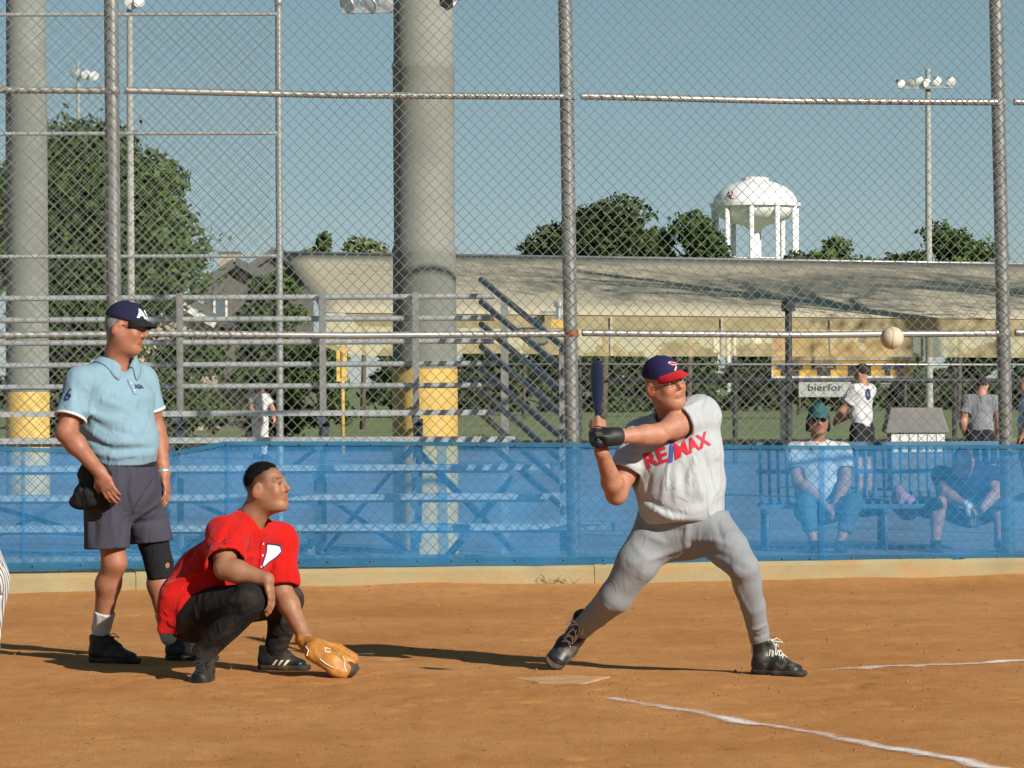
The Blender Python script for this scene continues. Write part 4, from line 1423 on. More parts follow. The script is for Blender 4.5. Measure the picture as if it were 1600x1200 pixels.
# ------------------------------------------------------------------ houses behind the left trees
M['pink_brick'] = mat('pink_brick', (0.46, 0.34, 0.27), rough=0.9, var=0.2, scale=4, bump=.3, bscale=14)
M['brown_siding'] = mat('brown_siding', (0.12, 0.105, 0.09), rough=0.9, var=0.12, scale=3)
M['shingle'] = mat('roof_shingles', (0.12, 0.12, 0.115), rough=0.95, var=0.3, scale=5, bump=.4, bscale=10)
M['pane'] = mat('window_glass', (0.10, 0.14, 0.17), rough=0.08, var=0.1, spec=0.8)
def house(Y, px0, px1, ye, peak, depth, wall, label, windows, chim=None):
    a, b = at(px0, ye, Y), at(px1, ye, Y); pk = at(peak[0], peak[1], Y)
    t = thing('house', ((a.x + b.x) / 2, Y + depth / 2, 0), label, 'house')
    vv = [(a.x, Y, -.1), (b.x, Y, -.1), (b.x, Y, b.z), (pk.x, Y, pk.z), (a.x, Y, a.z)]
    vv += [(x, Y + depth, z) for x, _, z in vv]
    obj('wall', vv, [(0, 1, 2, 3, 4), (9, 8, 7, 6, 5), (0, 4, 9, 5), (1, 6, 7, 2)], wall, t)
    for e in (a, b):
        d = (e - pk); u = Vector((d.x, 0, d.z)); o_ = .4
        p1 = pk + Vector((0, 0, .06)); p2 = e + u.normalized() * .5 + Vector((0, 0, .06))
        q = [p1 + Vector((0, -o_, 0)), p2 + Vector((0, -o_, 0)), p2 + Vector((0, depth + o_, 0)), p1 + Vector((0, depth + o_, 0))]
        ob_ = obj('roof', q, [(0, 1, 2, 3)], M['shingle'], t)
        md_ = ob_.modifiers.new('thickness', 'SOLIDIFY'); md_.thickness = .16; md_.offset = 1
        MB().beam(p1 + Vector((0, -o_ - .03, .02)), p2 + Vector((0, -o_ - .03, .02)), .05, .22).build('rake_board', M['white_trim'] if wall is M['pink_brick'] else M['shingle'], t)
    for (x0, y0, x1, y1) in windows:
        c0_, c1_ = at(x0, y0, Y), at(x1, y1, Y)
        w = MB().box(c0_.x, c1_.x, Y - .03, Y + .01, c1_.z, c0_.z).build('window', M['pane'], t)
        f = .09
        MB().box(c0_.x - f, c1_.x + f, Y - .06, Y - .032, c0_.z, c0_.z + f).box(c0_.x - f, c1_.x + f, Y - .06, Y - .032, c1_.z - f, c1_.z) \
            .box(c0_.x - f, c0_.x, Y - .06, Y - .032, c1_.z, c0_.z).box(c1_.x, c1_.x + f, Y - .06, Y - .032, c1_.z, c0_.z).build('frame', M['white_trim'], w)
    if chim:
        c0_ = at(chim[0], chim[1], Y + 1.5); w_ = chim[2] / F_PX * Y
        MB().box(c0_.x - w_ / 2, c0_.x + w_ / 2, Y + 1.2, Y + 1.9, pk.z - 1.2, c0_.z).build('chimney', M['pink_brick'], t)
        MB().box(c0_.x - w_ / 2 - .08, c0_.x + w_ / 2 + .08, Y + 1.12, Y + 1.98, c0_.z, c0_.z + .15).build('chimney_cap', M['brown_siding'], t)
    return t


house(125, 318, 428, 446, (368, 412), 9, M['brown_siding'], 'brown gabled house with chimney behind the bush', [(337, 468, 352, 496)], (358, 400, 28))
house(140, 385, 470, 424, (432, 393), 9, M['brown_siding'], 'roof of a second house right of the brown gabled house', [])
house(118, 150, 318, 500, (222, 442), 8, M['pink_brick'], 'pink brick house with white window right of the fence post', [(243, 470, 253, 488), (214, 452, 222, 462)])


# ------------------------------------------------------------------ people
def skin_mat(name, col):
    m = mat(name, col, rough=0.5, var=0.16, scale=30, bump=0.25, bscale=140, attr='Col', spec=0.4, stain=tuple(c * k for c, k in zip(col, (.92, .72, .68))), stain_amt=.5, stain_scale=16)
    b = m.node_tree.nodes['Principled BSDF']
    b.inputs['Subsurface Weight'].default_value = 0.0
    b.inputs['Subsurface Radius'].default_value = (0.012, 0.005, 0.003)
    b.inputs['Subsurface Scale'].default_value = 1.0
    return m


class Head:
    """head in its own frame: x to its right, y forward, z up"""
    def __init__(self, c, fwd, up, s=1.0):
        self.c = Vector(c); f = Vector(fwd).normalized(); u = Vector(up)
        u = (u - f * u.dot(f)).normalized()
        self.f, self.u, self.r, self.s = f, u, f.cross(u), s

    def w(self, x, y, z):
        return self.c + (self.r * x + self.f * y + self.u * z) * self.s

    @property
    def ax(self): return (self.r, self.f, self.u)

    def local(self, v):
        A = np.array([tuple(self.r), tuple(self.f), tuple(self.u)])
        return ((v - np.array(self.c)) @ A.T) / self.s

    def prims(self, neck, neck_r=.06, jaw=1.0, double_chin=0.0):
        s, W, ax = self.s, self.w, self.ax
        E = lambda c, rad, k=.015, op='u': ell(W(*c), [r * s for r in rad], ax, k * s, op)
        K = lambda a, ra, b, rb, k=.012, op='u': rc(W(*a), ra * s, W(*b), rb * s, k * s, op)
        P = [E((0, -.018, .038), (.077, .097, .084)), E((0, .028, -.02), (.064, .066, .088), .03)]
        for q in (-1, 1):
            P += [K((q * .050, .0, -.045), .024 * jaw, (q * .022, .062, -.098), .021, .03),
                  E((q * .040, .062, -.028), (.026, .026, .030), .025),
                  K((q * .046, .072, .031), .010, (q * .012, .089, .028), .011, .016)]
        P += [E((0, .072, -.100), (.024, .022, .020), .025),
              K((0, .090, .018), .0095, (0, .113, -.022), .0135, .014),
              E((-.013, .096, -.030), (.009, .011, .008), .008), E((.013, .096, -.030), (.009, .011, .008), .008)]
        if double_chin:
            P += [E((0, .035, -.108), (.050, .045, .030 * double_chin), .03)]
        for q in (-1, 1):
            P += [E((q * .033, .098, .008), (.018, .014, .011), .010, 's'), E((q * .032, .075, .006), (.0145, .0145, .0125), .004)]
        P += [K((-.024, .086, -.062), .005, (.024, .086, -.062), .005, .010, 'u'), E((0, .091, -.056), (.022, .010, .006), .006), E((0, .090, -.069), (.020, .011, .007), .006),
              K((-.022, .099, -.0625), .0022, (.022, .099, -.0625), .0022, .003, 's')]
        for q in (-1, 1):
            P += [ell(W(q * .084, -.016, -.006), [.011 * s, .023 * s, .036 * s], (self.r + self.f * .35 * q, (self.f * .95 - self.u * .25), self.u), .007 * s),
                  E((q * .095, -.006, -.002), (.008, .011, .019), .005, 's')]
        P += [rc(W(0, -.025, -.045), neck_r * s * 1.02, neck, neck_r * 1.05, .05), E((0, .005, -.065), (.052, .055, .040), .05)]
        return P

    def tint(self, base, brow=(0.12, 0.08, 0.06), lip=(0.75, 0.45, 0.42), hair=None, hairline=None, ruddy=.12):
        def fn(v):
            L = self.local(v)
            x, y, z = np.abs(L[:, 0]), L[:, 1], L[:, 2]
            col = np.ones((len(v), 3)) * np.array(base)
            hd = (x < .1) & (np.abs(y) < .14) & (np.abs(z) < .14)
            g = lambda cx, cy, cz, r: np.exp(-((x - cx) ** 2 + (y - cy) ** 2 + (z - cz) ** 2) / r ** 2) * hd

            def mix(w, c):
                w = np.clip(w, 0, 1)[:, None]
                col[:] = col * (1 - w) + np.array(c) * w
            mix(ruddy * 3 * g(.045, .08, -.025, .03) + ruddy * 3 * g(0, .11, -.02, .02) + ruddy * 4 * g(.085, -.01, -.005, .03), np.array(base) * np.array([1.1, .72, .66]))
            mix(((z + .0625 < .013) & (z + .0625 > -.014) & (x < .026) & (y > .086) & hd) * .7, np.array(base) * lip)
            mix(((np.abs(z - .0345 + .1 * (x - .03) ** 2) < .0055) & (x > .014) & (x < .052) & (y > .055) & hd) * .8, brow)
            eye = ((x - .032) / .0125) ** 2 + ((z - .006) / .0052) ** 2 < 1
            mix((eye & (y > .075) & hd) * .85, np.array((.62, .58, .54)))
            mix(((((x - .032) / .0055) ** 2 + ((z - .006) / .0055) ** 2 < 1) & (y > .075) & hd) * 1.0, (.03, .02, .015))
            mix(((np.abs(z - .0125) < .0022) & (np.abs(x - .032) < .015) & (y > .07) & hd) * .75, brow)
            if hairline is not None:
                mix(hairline(L) * hd, hair)
            return col
        return fn


def bent(d, n, a):
    """rotate direction d toward n by a"""
    return (d * math.cos(a) + n * math.sin(a)).normalized()


def hand(w, d, palm, thumb=1, curl=(.3, .45, .4), s=1.0, spread=.10, k=.008, thumb_in=.35):
    """prims of a hand: wrist w, direction d, palm normal; thumb=+1 on the side d x palm"""
    w, d, palm = Vector(w), Vector(d).normalized(), Vector(palm)
    palm = (palm - d * palm.dot(d)).normalized(); ac = d.cross(palm) * thumb
    P = [seg(w - d * .012 * s, w + d * .05 * s, ac, .028 * s, .019 * s, .040 * s, .0165 * s, .02),
         seg(w + d * .045 * s, w + d * .086 * s, ac, .040 * s, .0165 * s, .041 * s, .0135 * s, .015)]
    for i, (off, ln) in enumerate(((.030, .95), (.0105, 1.06), (-.0095, 1.0), (-.0285, .80))):
        p = w + (d * (.088 - .004 * abs(i - 1)) + ac * off) * s
        dd = (d + ac * off * spread * 20 * .1).normalized(); ang = 0
        for j, (L, r) in enumerate(((.042, .0098), (.026, .0088), (.021, .0078))):
            ang += curl[j]
            q = p + bent(dd, palm, ang) * L * ln * s
            P.append(rc(p, r * s, q, r * .93 * s, k * .55)); p = q
    b = w + (d * .022 + ac * .026) * s; e = b + (d * .7 + ac * .75 + palm * thumb_in).normalized() * .045 * s
    P += [rc(b, .015 * s, e, .0125 * s, .012), rc(e, .0115 * s, e + (d * .95 + ac * .15 + palm * thumb_in * 1.4).normalized() * .032 * s, .009 * s, k)]
    return P


def arm(sh, el, wr, u=(.054, .044), f=(.046, .047, .029), k=.03):
    sh, el, wr = Vector(sh), Vector(el), Vector(wr)
    m = el.lerp(wr, .28)
    return [rc(sh, u[0], el, u[1], k), rc(sh.lerp(el, .35), u[0] * 1.0, sh.lerp(el, .6), u[0] * .98, k), rc(el, f[0], m, f[1], k), rc(m, f[1], wr, f[2], k)]


def leg(hp_, kn, an, fwd, t=(.088, .060), c=(.055, .061, .037), k=.03):
    hp_, kn, an = Vector(hp_), Vector(kn), Vector(an)
    fwd = Vector(fwd).normalized()
    m = kn.lerp(an, .30) - fwd * .014
    return [rc(hp_, t[0], kn, t[1], k), rc(kn, c[0], m, c[1], k), rc(m, c[1], an, c[2], k), sph(kn + fwd * .022, .040, .03)]


def shoe(parent, o, f, u, m, sole_m, L=.295, wide=1.0, high=.115, h=.005, lace_m=None, nm='shoe'):
    o, f, u = Vector(o), Vector(f).normalized(), Vector(u)
    u = (u - f * u.dot(f)).normalized(); s = f.cross(u); k = L / .295
    W = lambda a, b, c=0: o + f * a * k + u * b * k + s * c * k
    P = [seg(W(.045, .046), W(.150, .044), s, .038 * wide, .044, .044 * wide, .040, .03),
         seg(W(.150, .044), W(.235, .030), s, .044 * wide, .040, .043 * wide, .026, .03),
         rc(W(.062, .055), .041 * wide, W(.058, high), .046 * wide, .03),
         rc(W(.155, .075), .018, W(.098, high + .012), .020, .025)]
    o1 = sdf_obj(nm, P, m, parent, h, late=[cut(W(.14, .017), -u, .35), cut(W(.058, high + .012), u + f * .1, .085)], shell=0)
    Q = [seg(W(.047, .02), W(.15, .02), s, .043 * wide, .045, .047 * wide, .05, .02), seg(W(.15, .02), W(.240, .02), s, .047 * wide, .05, .046 * wide, .05, .02)]
    sdf_obj('sole', Q, sole_m, o1, h, late=[cut(W(.14, .026), u, .4), cut(W(.14, .0), -u, .4)])
    if lace_m:
        tree_ = world_bvh([o1]); mb = MB()
        for i in range(5):
            for sg in (-1, 1):
                pts = []
                for t in (0, .33, .66, 1):
                    a = .175 - .018 * i; c = sg * (-.024 + .048 * t)
                    q = W(a - .014 * t, .12 - .0 * i, c); hit = tree_.ray_cast(q + u * .1, -u, .3)
                    pts.append((hit[0] if hit[0] else q) + u * .003)
                mb.tube(pts, .0028, 5)
        q = tree_.ray_cast(W(.10, .3), -u, .4)[0] or W(.1, .13)
        for sg in (-1, 1):
            mb.tube([q, q + s * sg * .035 + f * .02 + u * .012, q + s * sg * .05 + f * .045 - u * .01, q + s * sg * .02 + f * .03 - u * .004, q], .0026, 5)
        lo_ = mb.build('laces', lace_m, o1); lo_['kind'] = 'stuff'
    return o1


def cap(parent, H, m, brim_m, z0=.035, brim=.075, droop=.024, tilt=.0, grow=.010, h=.004):
    s = H.s
    P = [ell(H.w(0, -.016, .040), [(.077 + grow) * s, (.097 + grow) * s, (.090 + grow) * s], H.ax, .01),
         ell(H.w(0, .03, .062), [.06 * s, .066 * s, .064 * s], H.ax, .03), sph(H.w(0, -.016, .040 + .090 + grow), .007 * s, .006)]
    o = sdf_obj('cap', P, m, parent, h, late=[cut(H.w(0, 0, z0), -H.u - H.f * tilt, .3)])
    vv, ff, nu, nv_ = [], [], 17, 7
    for j in range(nv_):
        v = j / (nv_ - 1)
        for i in range(nu):
            u = i / (nu - 1) * 2 - 1
            a = u * 1.02
            x = math.sin(a) * (.077 + grow - .001) * 1.0; y = -.016 + math.cos(a) * (.097 + grow) * 1.0
            ln = brim * (1 - abs(u) ** 2.6) + .002
            X = x * (1 + .05 * v * (1 - u * u)); Y = y + ln * v
            Z = z0 + .008 - droop * u * u * (.45 + .55 * v) - .012 * v * v - tilt * .05 * v + .006 * (1 - v)
            vv.append(H.w(X, Y, Z))
    ff = [(j * nu + i, j * nu + i + 1, (j + 1) * nu + i + 1, (j + 1) * nu + i) for j in range(nv_ - 1) for i in range(nu - 1)]
    b = obj('brim', vv, ff, brim_m, o, True)
    md_ = b.modifiers.new('thickness', 'SOLIDIFY'); md_.thickness = .006; md_.offset = 0
    return o


def person(loc, label, group=None):
    return thing('person', loc, label, 'person', group)


M['hair_grey'] = mat('grey_hair', (0.22, 0.215, 0.21), rough=.7, var=.25, scale=60, bump=.6, bscale=200)
M['white_sock'] = cloth('white_sock', (0.46, 0.45, 0.44), bump=.3)
M['black_leather'] = mat('black_leather_shoe', (0.012, 0.012, 0.013), rough=0.5, var=0.3, scale=12, stain=(0.10, 0.065, 0.04), stain_amt=.45, stain_scale=9)
M['black_sole'] = mat('dusty_black_sole', (0.020, 0.018, 0.018), rough=0.85, var=0.3, scale=12, stain=(0.16, 0.10, 0.055), stain_amt=.55, stain_scale=8)
M['black_lace'] = mat('black_lace', (0.02, 0.02, 0.02), rough=0.9, var=.1)
M['white_lace'] = mat('white_lace', (0.6, 0.58, 0.52), rough=0.9, var=.1)
M['navy_cap'] = cloth('navy_cap_cloth', (0.014, 0.015, 0.040), bump=.15)
M['black_knit'] = cloth('black_knit', (0.012, 0.012, 0.014), bump=.3)
M['white_print'] = mat('white_print', (0.72, 0.71, 0.70), rough=.7, var=.03)
M['print_navy'] = mat('navy_lettering', (0.02, 0.025, 0.10), rough=.7, var=.05)
M['print_red'] = mat('red_lettering', (0.52, 0.015, 0.035), rough=.7, var=.08, scale=40)
M['print_blue'] = mat('blue_lettering', (0.06, 0.09, 0.34), rough=.7, var=.08)

# ================================================================== umpire
YU = 17.85
def U(px, py, dy=0.0): return at(px, py, YU + dy)
ump = person((U(215, 1030).x, YU, 0), 'standing umpire in light blue polo shirt, dark shorts and black cap')
uf = Vector((.72, -.69, 0)); us_ = Vector((.69, .72, 0))          # facing; towards his left
H = Head(U(197, 513, -.02), (.95, -.27, -.15), (.10, .05, 1), .985)
neck = U(180, 572, 0)
shR, shL = U(127, 598, -.17), U(222, 596, .16)
elR, wrR = U(103, 676, -.27), U(156, 738, -.36)
elL, wrL = U(243, 672, .20), U(256, 742, .10)
hpR, hpL = U(168, 752, -.09), U(215, 752, .09)
knR, anR = U(178, 880, -.08), U(158, 988, .03)
knL, anL = U(248, 880, .10), U(263, 990, .08)
sec = [(U(174, 592), .185, .090), (U(182, 630), .205, .150), (U(186, 690, -.01), .195, .200), (U(185, 722), .185, .190), (U(190, 760), .180, .165)]
P = H.prims(neck, .061, 1.10, .8)
for a, b in zip(sec[:-1], sec[1:]): P.append(seg(a[0], b[0], us_, a[1] * .82, a[2] * .82, b[1] * .82, b[2] * .82, .04))
P += arm(shR, elR, wrR, (.056, .047), (.049, .050, .032)) + arm(shL, elL, wrL, (.056, .047), (.049, .050, .032))
P += hand(wrR, U(176, 778, -.37) - wrR, Vector((.35, .9, -.1)), -1, (.25, .35, .3), 1.02) + hand(wrL, U(264, 778, .06) - wrL, Vector((-.9, .2, 0)), 1, (.3, .4, .35), 1.0)
P += leg(hpR, knR, anR, uf, (.092, .060), (.056, .062, .038)) + leg(hpL, knL, anL, uf, (.092, .060), (.056, .062, .038))
M['skin_ump'] = skin_mat('sunburnt_skin', (0.32, 0.130, 0.072))
hl = lambda L: np.clip((-.012 - L[:, 1]) / .012, 0, 1) * np.clip((L[:, 2] + .075) / .02, 0, 1) * (np.abs(L[:, 0]) < .079) * .9
sdf_obj('body', P, M['skin_ump'], ump, .0054, colour=H.tint((1, 1, 1), brow=(.45, .42, .4), hair=(.62, .95, 1.35), hairline=hl))
M['polo'] = cloth('light_blue_polo', (0.190, 0.295, 0.355), bump=.35)
M['polo_trim'] = cloth('pale_trim', (0.60, 0.60, 0.58), bump=.2)
f1, c1, slR = sleeve(shR, elR, .72, .076, .082); f2, c2, slL = sleeve(shL, elL, .62, .074, .078)
S = f1 + f2
for a, b in zip(sec[:4], sec[1:4]): S.append(seg(a[0], b[0], us_, a[1], a[2], b[1], b[2], .03))
S += [rc(neck + Vector((0, 0, -.035)), .080, shR, .070, .06), rc(neck + Vector((0, 0, -.035)), .080, shL, .070, .06)]
S += [fold(U(150, 648, -.3), U(120, 640, -.3), .016, .012), fold(U(215, 650, -.35), U(150, 672, -.35), .016, .008), fold(U(210, 690, -.35), U(140, 672, -.35), .016, -.008),
      fold(U(225, 702, -.3), U(140, 700, -.3), .014, .010), fold(U(235, 715, -.3), U(150, 716, -.3), .012, -.010), fold(U(160, 610, -.3), U(140, 660, -.3), .014, -.010),
      fold(U(215, 665, -.35), U(150, 690, -.35), .012, -.007)]
tn = (H.w(0, -.02, -.06) - neck).normalized()
vneck = neck + uf * .08 + Vector((0, 0, -.012))
late = c1 + c2 + [cut(U(185, 727), Vector((.0, 0, -1)), .5), (rc(neck - tn * .03, .074, neck + tn * .2, .080)[:3] + ('s', .004)),
        (rc(vneck + Vector((0, 0, .05)), .058, vneck + uf * .09 + Vector((0, 0, -.085)), .006)[:3] + ('s', .004))]
S = [x for x in S if x[3] != 'f']
S += pfolds(S, [([(128, 640), (165, 655), (205, 662)], .013, .012), ([(130, 650), (170, 672), (205, 678)], .012, -.012), ([(128, 665), (165, 690), (225, 692)], .013, .012), ([(130, 682), (180, 703), (238, 700)], .012, -.011),
               ([(130, 702), (180, 714), (238, 708)], .012, .012), ([(150, 600), (137, 648)], .012, -.012), ([(112, 600), (112, 640)], .012, .008), ([(215, 625), (200, 655)], .012, .007), ([(160, 625), (200, 640)], .012, .008), ([(120, 620), (130, 650)], .010, -.008),
               ([(232, 640), (215, 680)], .014, .007)])
shirt = sdf_obj('polo_shirt', S, M['polo'], ump, .0056, late=late, bump=wob(4, .0030, 22))
# sleeve trim
for sl, e_, s_, rr in ((slR, elR, shR, .0855), (slL, elL, shL, .0815)):
    d = (e_ - s_).normalized()
    sdf_obj('sleeve_trim', [rc(sl - d * .03, rr, sl + d * .03, rr + .001)], M['polo_trim'], shirt, .005, shell=.012, late=[cut(sl + d * .004, d, .12), cut(sl - d * .012, -d, .12)])
# collar
ct = world_bvh([shirt])
vv, ff = [], []
n_ = 37
cx1 = (uf - tn * uf.dot(tn)).normalized(); cy1 = tn.cross(cx1)
for i in range(n_):
    a = .40 + (2 * math.pi - .80) * i / (n_ - 1)           # opening at the front
    df = cx1 * math.cos(a) + cy1 * math.sin(a); fr = max(0, math.cos(a))
    col4 = []
    for r_, lift in ((.077, -.004), (.079, .016), (.098, .018), (.112 + .006 * fr, .010), (.124 + .010 * fr, .005)):
        hit = ct.ray_cast(neck + df * max(r_, .088) + tn * .30, -tn, .6)
        q_ = hit[0] if hit[0] is not None else neck + df * r_
        col4.append(q_ - df * max(0, .088 - r_) + (tn * .7 + df * .3) * lift)
    vv += col4
ff = [(5 * i + j, 5 * i + j + 1, 5 * i + j + 6, 5 * i + j + 5) for i in range(n_ - 1) for j in range(4)]
co = obj('collar', vv, ff, M['polo'], shirt, True)
md = co.modifiers.new('smooth', 'SUBSURF'); md.levels = 1; md.render_levels = 1
md = co.modifiers.new('thickness', 'SOLIDIFY'); md.thickness = .005; md.offset = 0
decal('placket', poly_bm([[(-.012, .0), (.012, .0), (.012, -.075), (-.012, -.075)]]), vneck + uf * .06 + Vector((0, 0, -.055)), us_, (0, 0, 1), [shirt], M['polo'], shirt, .006, 3)
for bz in (-.018, -.055):
    decal('button', poly_bm([[(.005 * math.cos(a), bz + .005 * math.sin(a)) for a in [i * math.pi / 4 for i in range(8)]]]), vneck + uf * .06 + Vector((0, 0, -.055)), us_, (0, 0, 1), [shirt], M['polo_trim'], shirt, .009, 1)
decal('lettering', text_bm('ASA', .030, 1.1, 0, .001), U(230, 604, -.1), us_, (0, 0, 1), [shirt], M['print_navy'], shirt, .004)
decal('lettering', text_bm('6', .088, .95, .1, .001), U(96, 617, -.3), Vector((.62, -.78, .18)), (.1, 0, 1), [shirt], M['print_navy'], shirt, .004)
M['shorts'] = cloth('slate_shorts', (0.050, 0.047, 0.064), bump=.4)
T = [seg(U(187, 718), U(190, 765), us_, .186, .188, .192, .182, .04), rc(hpR + Vector((0, 0, -.02)), .118, U(167, 868, -.10), .116, .05), rc(hpL + Vector((0, 0, -.02)), .118, U(240, 862, .10), .108, .05)]
T += [fold(U(205, 745, -.3), U(208, 800, -.2), .014, .010), fold(U(175, 770, -.4), U(180, 850, -.35), .014, .008), fold(U(240, 770, -.1), U(215, 820, -.1), .012, -.010), fold(U(160, 790, -.4), U(150, 850, -.35), .014, -.008)]
T = [x for x in T if x[3] != 'f']
T += pfolds(T, [([(205, 735), (206, 770), (210, 800)], .012, .014), ([(190, 740), (175, 800), (180, 850)], .014, .010), ([(160, 745), (150, 800), (148, 850)], .014, -.011), ([(240, 750), (215, 790), (205, 815)], .012, -.012), ([(255, 780), (225, 800), (208, 812)], .012, .012),
               ([(262, 810), (235, 815), (212, 818)], .011, -.011), ([(195, 800), (190, 850)], .012, -.010), ([(140, 770), (138, 845)], .012, .009), ([(255, 735), (262, 800)], .012, .009)])
sdf_obj('shorts', T, M['shorts'], ump, .0056, bump=wob(9, .0025, 16),
        late=[cut(U(167, 857, -.10), Vector((.03, 0, -1)), .19), cut(U(240, 847, .10), Vector((.1, 0, -1)), .16), cut(U(187, 722), Vector((0, 0, 1)), .4)])
sdf_obj('belt', [seg(U(186, 722), U(187, 727), us_, .189, .191, .190, .191)], M['black_leather'], ump, .006, shell=.012, late=[cut(U(186, 720), Vector((0, 0, 1)), .4), cut(U(187, 730), Vector((0, 0, -1)), .4)])
# knee sleeve, socks, shoes
T = [rc(knL.lerp(hpL, .32), .084, knL, .068, .03), rc(knL, .066, knL.lerp(anL, .30), .070, .03)]
sdf_obj('knee_sleeve', T + [sph(knL + uf * .028, .045, .03)], M['black_knit'], ump, .006, late=[cut(U(235, 842, .1), hpL - knL, .3), cut(U(254, 905, .1), anL - knL, .3), (sph(knL + uf * .085 + Vector((0, 0, -.01)), .022)[:3] + ('s', .006))])
for kn, an, y0 in ((knR, anR, 958), (knL, anL, 953)):
    p = kn.lerp(an, .70)
    sdf_obj('sock', [rc(p, .056, an + Vector((0, 0, .02)), .046), rc(an + Vector((0, 0, .02)), .046, an + Vector((0, 0, -.02)), .040)], M['white_sock'], ump, .005, late=[cut(p, kn - an, .12)], bump=wob(3, .0015, 40))
sR = shoe(ump, ground_at(139, 1033) + Vector((0, 0, gz_at(-2.1, 17.8))), (.88, -.42, 0), (0, 0, 1), M['black_leather'], M['black_sole'], .31, 1.1, .12, lace_m=M['black_lace'])
pl_ = ground_at(258, 1030)
sL = shoe(ump, pl_ + Vector((0, 0, gz_at(pl_.x, pl_.y))), (.93, -.36, 0), (0, 0, 1), M['black_leather'], M['black_sole'], .31, 1.1, .12, lace_m=M['black_lace'])
uc = cap(ump, H, M['navy_cap'], M['black_knit'], .040, .072, .030, .10)
decal('lettering', text_bm('ASA', .062, 1.0, 0, .002), H.w(.0, .1, .082), -H.r, H.u, [uc], M['white_print'], uc, .003)
# grey hair below the cap
def _uh(p):
    L = H.local(p.astype(np.float64))
    return np.maximum(L[:, 2] - .05, -.068 - L[:, 2]).astype(np.float32)
sdf_obj('hair', [ell(H.w(0, -.020, .020), [.0805 * H.s, .0985 * H.s, .095 * H.s], H.ax, .01)], M['hair_grey'], ump, .0045,
        late=[cut(H.w(0, -.020, 0), H.f, .3), cut(H.w(0, 0, .05), H.u, .3), cut(H.w(0, 0, -.062), -H.u, .3), (ell(H.w(.083, -.012, -.006), [.02, .03, .042], H.ax)[:3] + ('s', .004)), (ell(H.w(-.083, -.012, -.006), [.02, .03, .042], H.ax)[:3] + ('s', .004))])
# glasses
M['glasses'] = mat('dark_glasses', (.02, .02, .022), rough=.15, var=.1)
mb = MB()
for q in (-1, 1):
    mb.tube([H.w(q * .033 + .021 * math.cos(a), .104, .004 + .013 * math.sin(a)) for a in [i * math.pi / 6 for i in range(13)]], .0016, 4)
    mb.tube([H.w(q * .057, .100, .010), H.w(q * .078, .06, .012), H.w(q * .083, -.01, .012)], .002, 5)
mb.tube([H.w(-.01, .106, .01), H.w(.01, .106, .01)], .002, 5)
gl_ = mb.build('spectacles', M['glasses'], ump); gl_['kind'] = 'stuff'
# watch
d = (wrL - elL).normalized(); wp = wrL - d * .012
sdf_obj('wristwatch', [rc(wp - d * .02, .041, wp + d * .02, .041)], M['lamp_metal'], ump, .004, late=[cut(wp + d * .011, d, .1), cut(wp - d * .011, -d, .1)])
# ball bag on the hip
M['bag'] = cloth('black_ball_bag', (0.016, 0.015, 0.017), bump=.7, rough=.7)
bagp = [ell(U(148, 770, -.25), (.105, .07, .072), k=.03), ell(U(148, 742, -.23), (.085, .06, .07), k=.03), ell(U(128, 783, -.23), (.060, .055, .038), k=.03), ell(U(168, 778, -.24), (.055, .05, .05), k=.03)]
bagp += [fold(U(150, 735, -.30), U(148, 790, -.32), .012, -.014), fold(U(132, 738, -.29), U(128, 785, -.29), .012, -.014), fold(U(168, 740, -.29), U(172, 785, -.29), .012, -.012)]
tag(sdf_obj('ball_bag', bagp, M['bag'], None, .006, bump=wob(6, .004, 30)), 'black ball bag hanging at the hip of the umpire', 'bag')

# ================================================================== catcher
YC = 17.0
def K(px, py, dy=0.0): return at(px, py, YC + dy)
cat = person((K(350, 1050).x, YC, 0), 'crouching catcher in red jersey and black trousers with short black hair')
cf_ = Vector((.80, -.60, 0)); cs_ = Vector((.60, .80, 0))
H = Head(K(418, 761, -.06), (.90, -.40, .13), (-.10, 0, 1), .965)
neck = K(392, 812, -.03)
shR, shL = K(352, 838, -.17), K(436, 846, .16)
elR, wrR = K(352, 888, -.33), K(418, 906, -.40)
elL, wrL = K(440, 922, .10), K(478, 1000, -.02)
hpR, hpL = K(303, 955, -.12), K(322, 952, .12)
knR, anR = K(392, 936, -.36), K(318, 1030, -.27)
knL, anL = K(448, 938, .26), K(430, 1026, .36)
sec = [(K(392, 842), .175, .085), (K(372, 868), .205, .135), (K(335, 905, .0), .195, .175), (K(303, 945, .0), .190, .170)]
P = H.prims(neck, .067, 1.10, .6)
for a, b in zip(sec[:-1], sec[1:]): P.append(seg(a[0], b[0], cs_, a[1] * .8, a[2] * .8, b[1] * .8, b[2] * .8, .04))
P += arm(shR, elR, wrR, (.057, .050), (.050, .052, .033)) + arm(shL, elL, wrL, (.057, .048), (.048, .050, .034))
P += hand(wrR, K(430, 960, -.40) - wrR, Vector((-.9, .25, -.3)), 1, (.25, .4, .35), 1.0)
P += [rc(wrL, .034, K(495, 1022, -.05), .04)]
P += leg(hpR, knR, anR, cf_, (.088, .058), (.052, .058, .036)) + leg(hpL, knL, anL, cf_, (.088, .058), (.052, .058, .036))
M['skin_cat'] = skin_mat('tan_skin', (0.28, 0.132, 0.070))
hl = lambda L: np.clip(np.clip((.052 - L[:, 1] + .35 * (L[:, 2] - .02)) / .06, 0, 1) * np.clip((L[:, 2] + .045) / .07, 0, 1) * .80, 0, .85) * (np.abs(L[:, 0]) < .080)
sdf_obj('body', P, M['skin_cat'], cat, .0054, colour=H.tint((1, 1, 1), brow=(.10, .08, .07), hair=(.05, .05, .06), hairline=hl, lip=(.95, .62, .6)))
M['dark_red'] = cloth('dark_red_seam', (0.20, 0.003, 0.002))
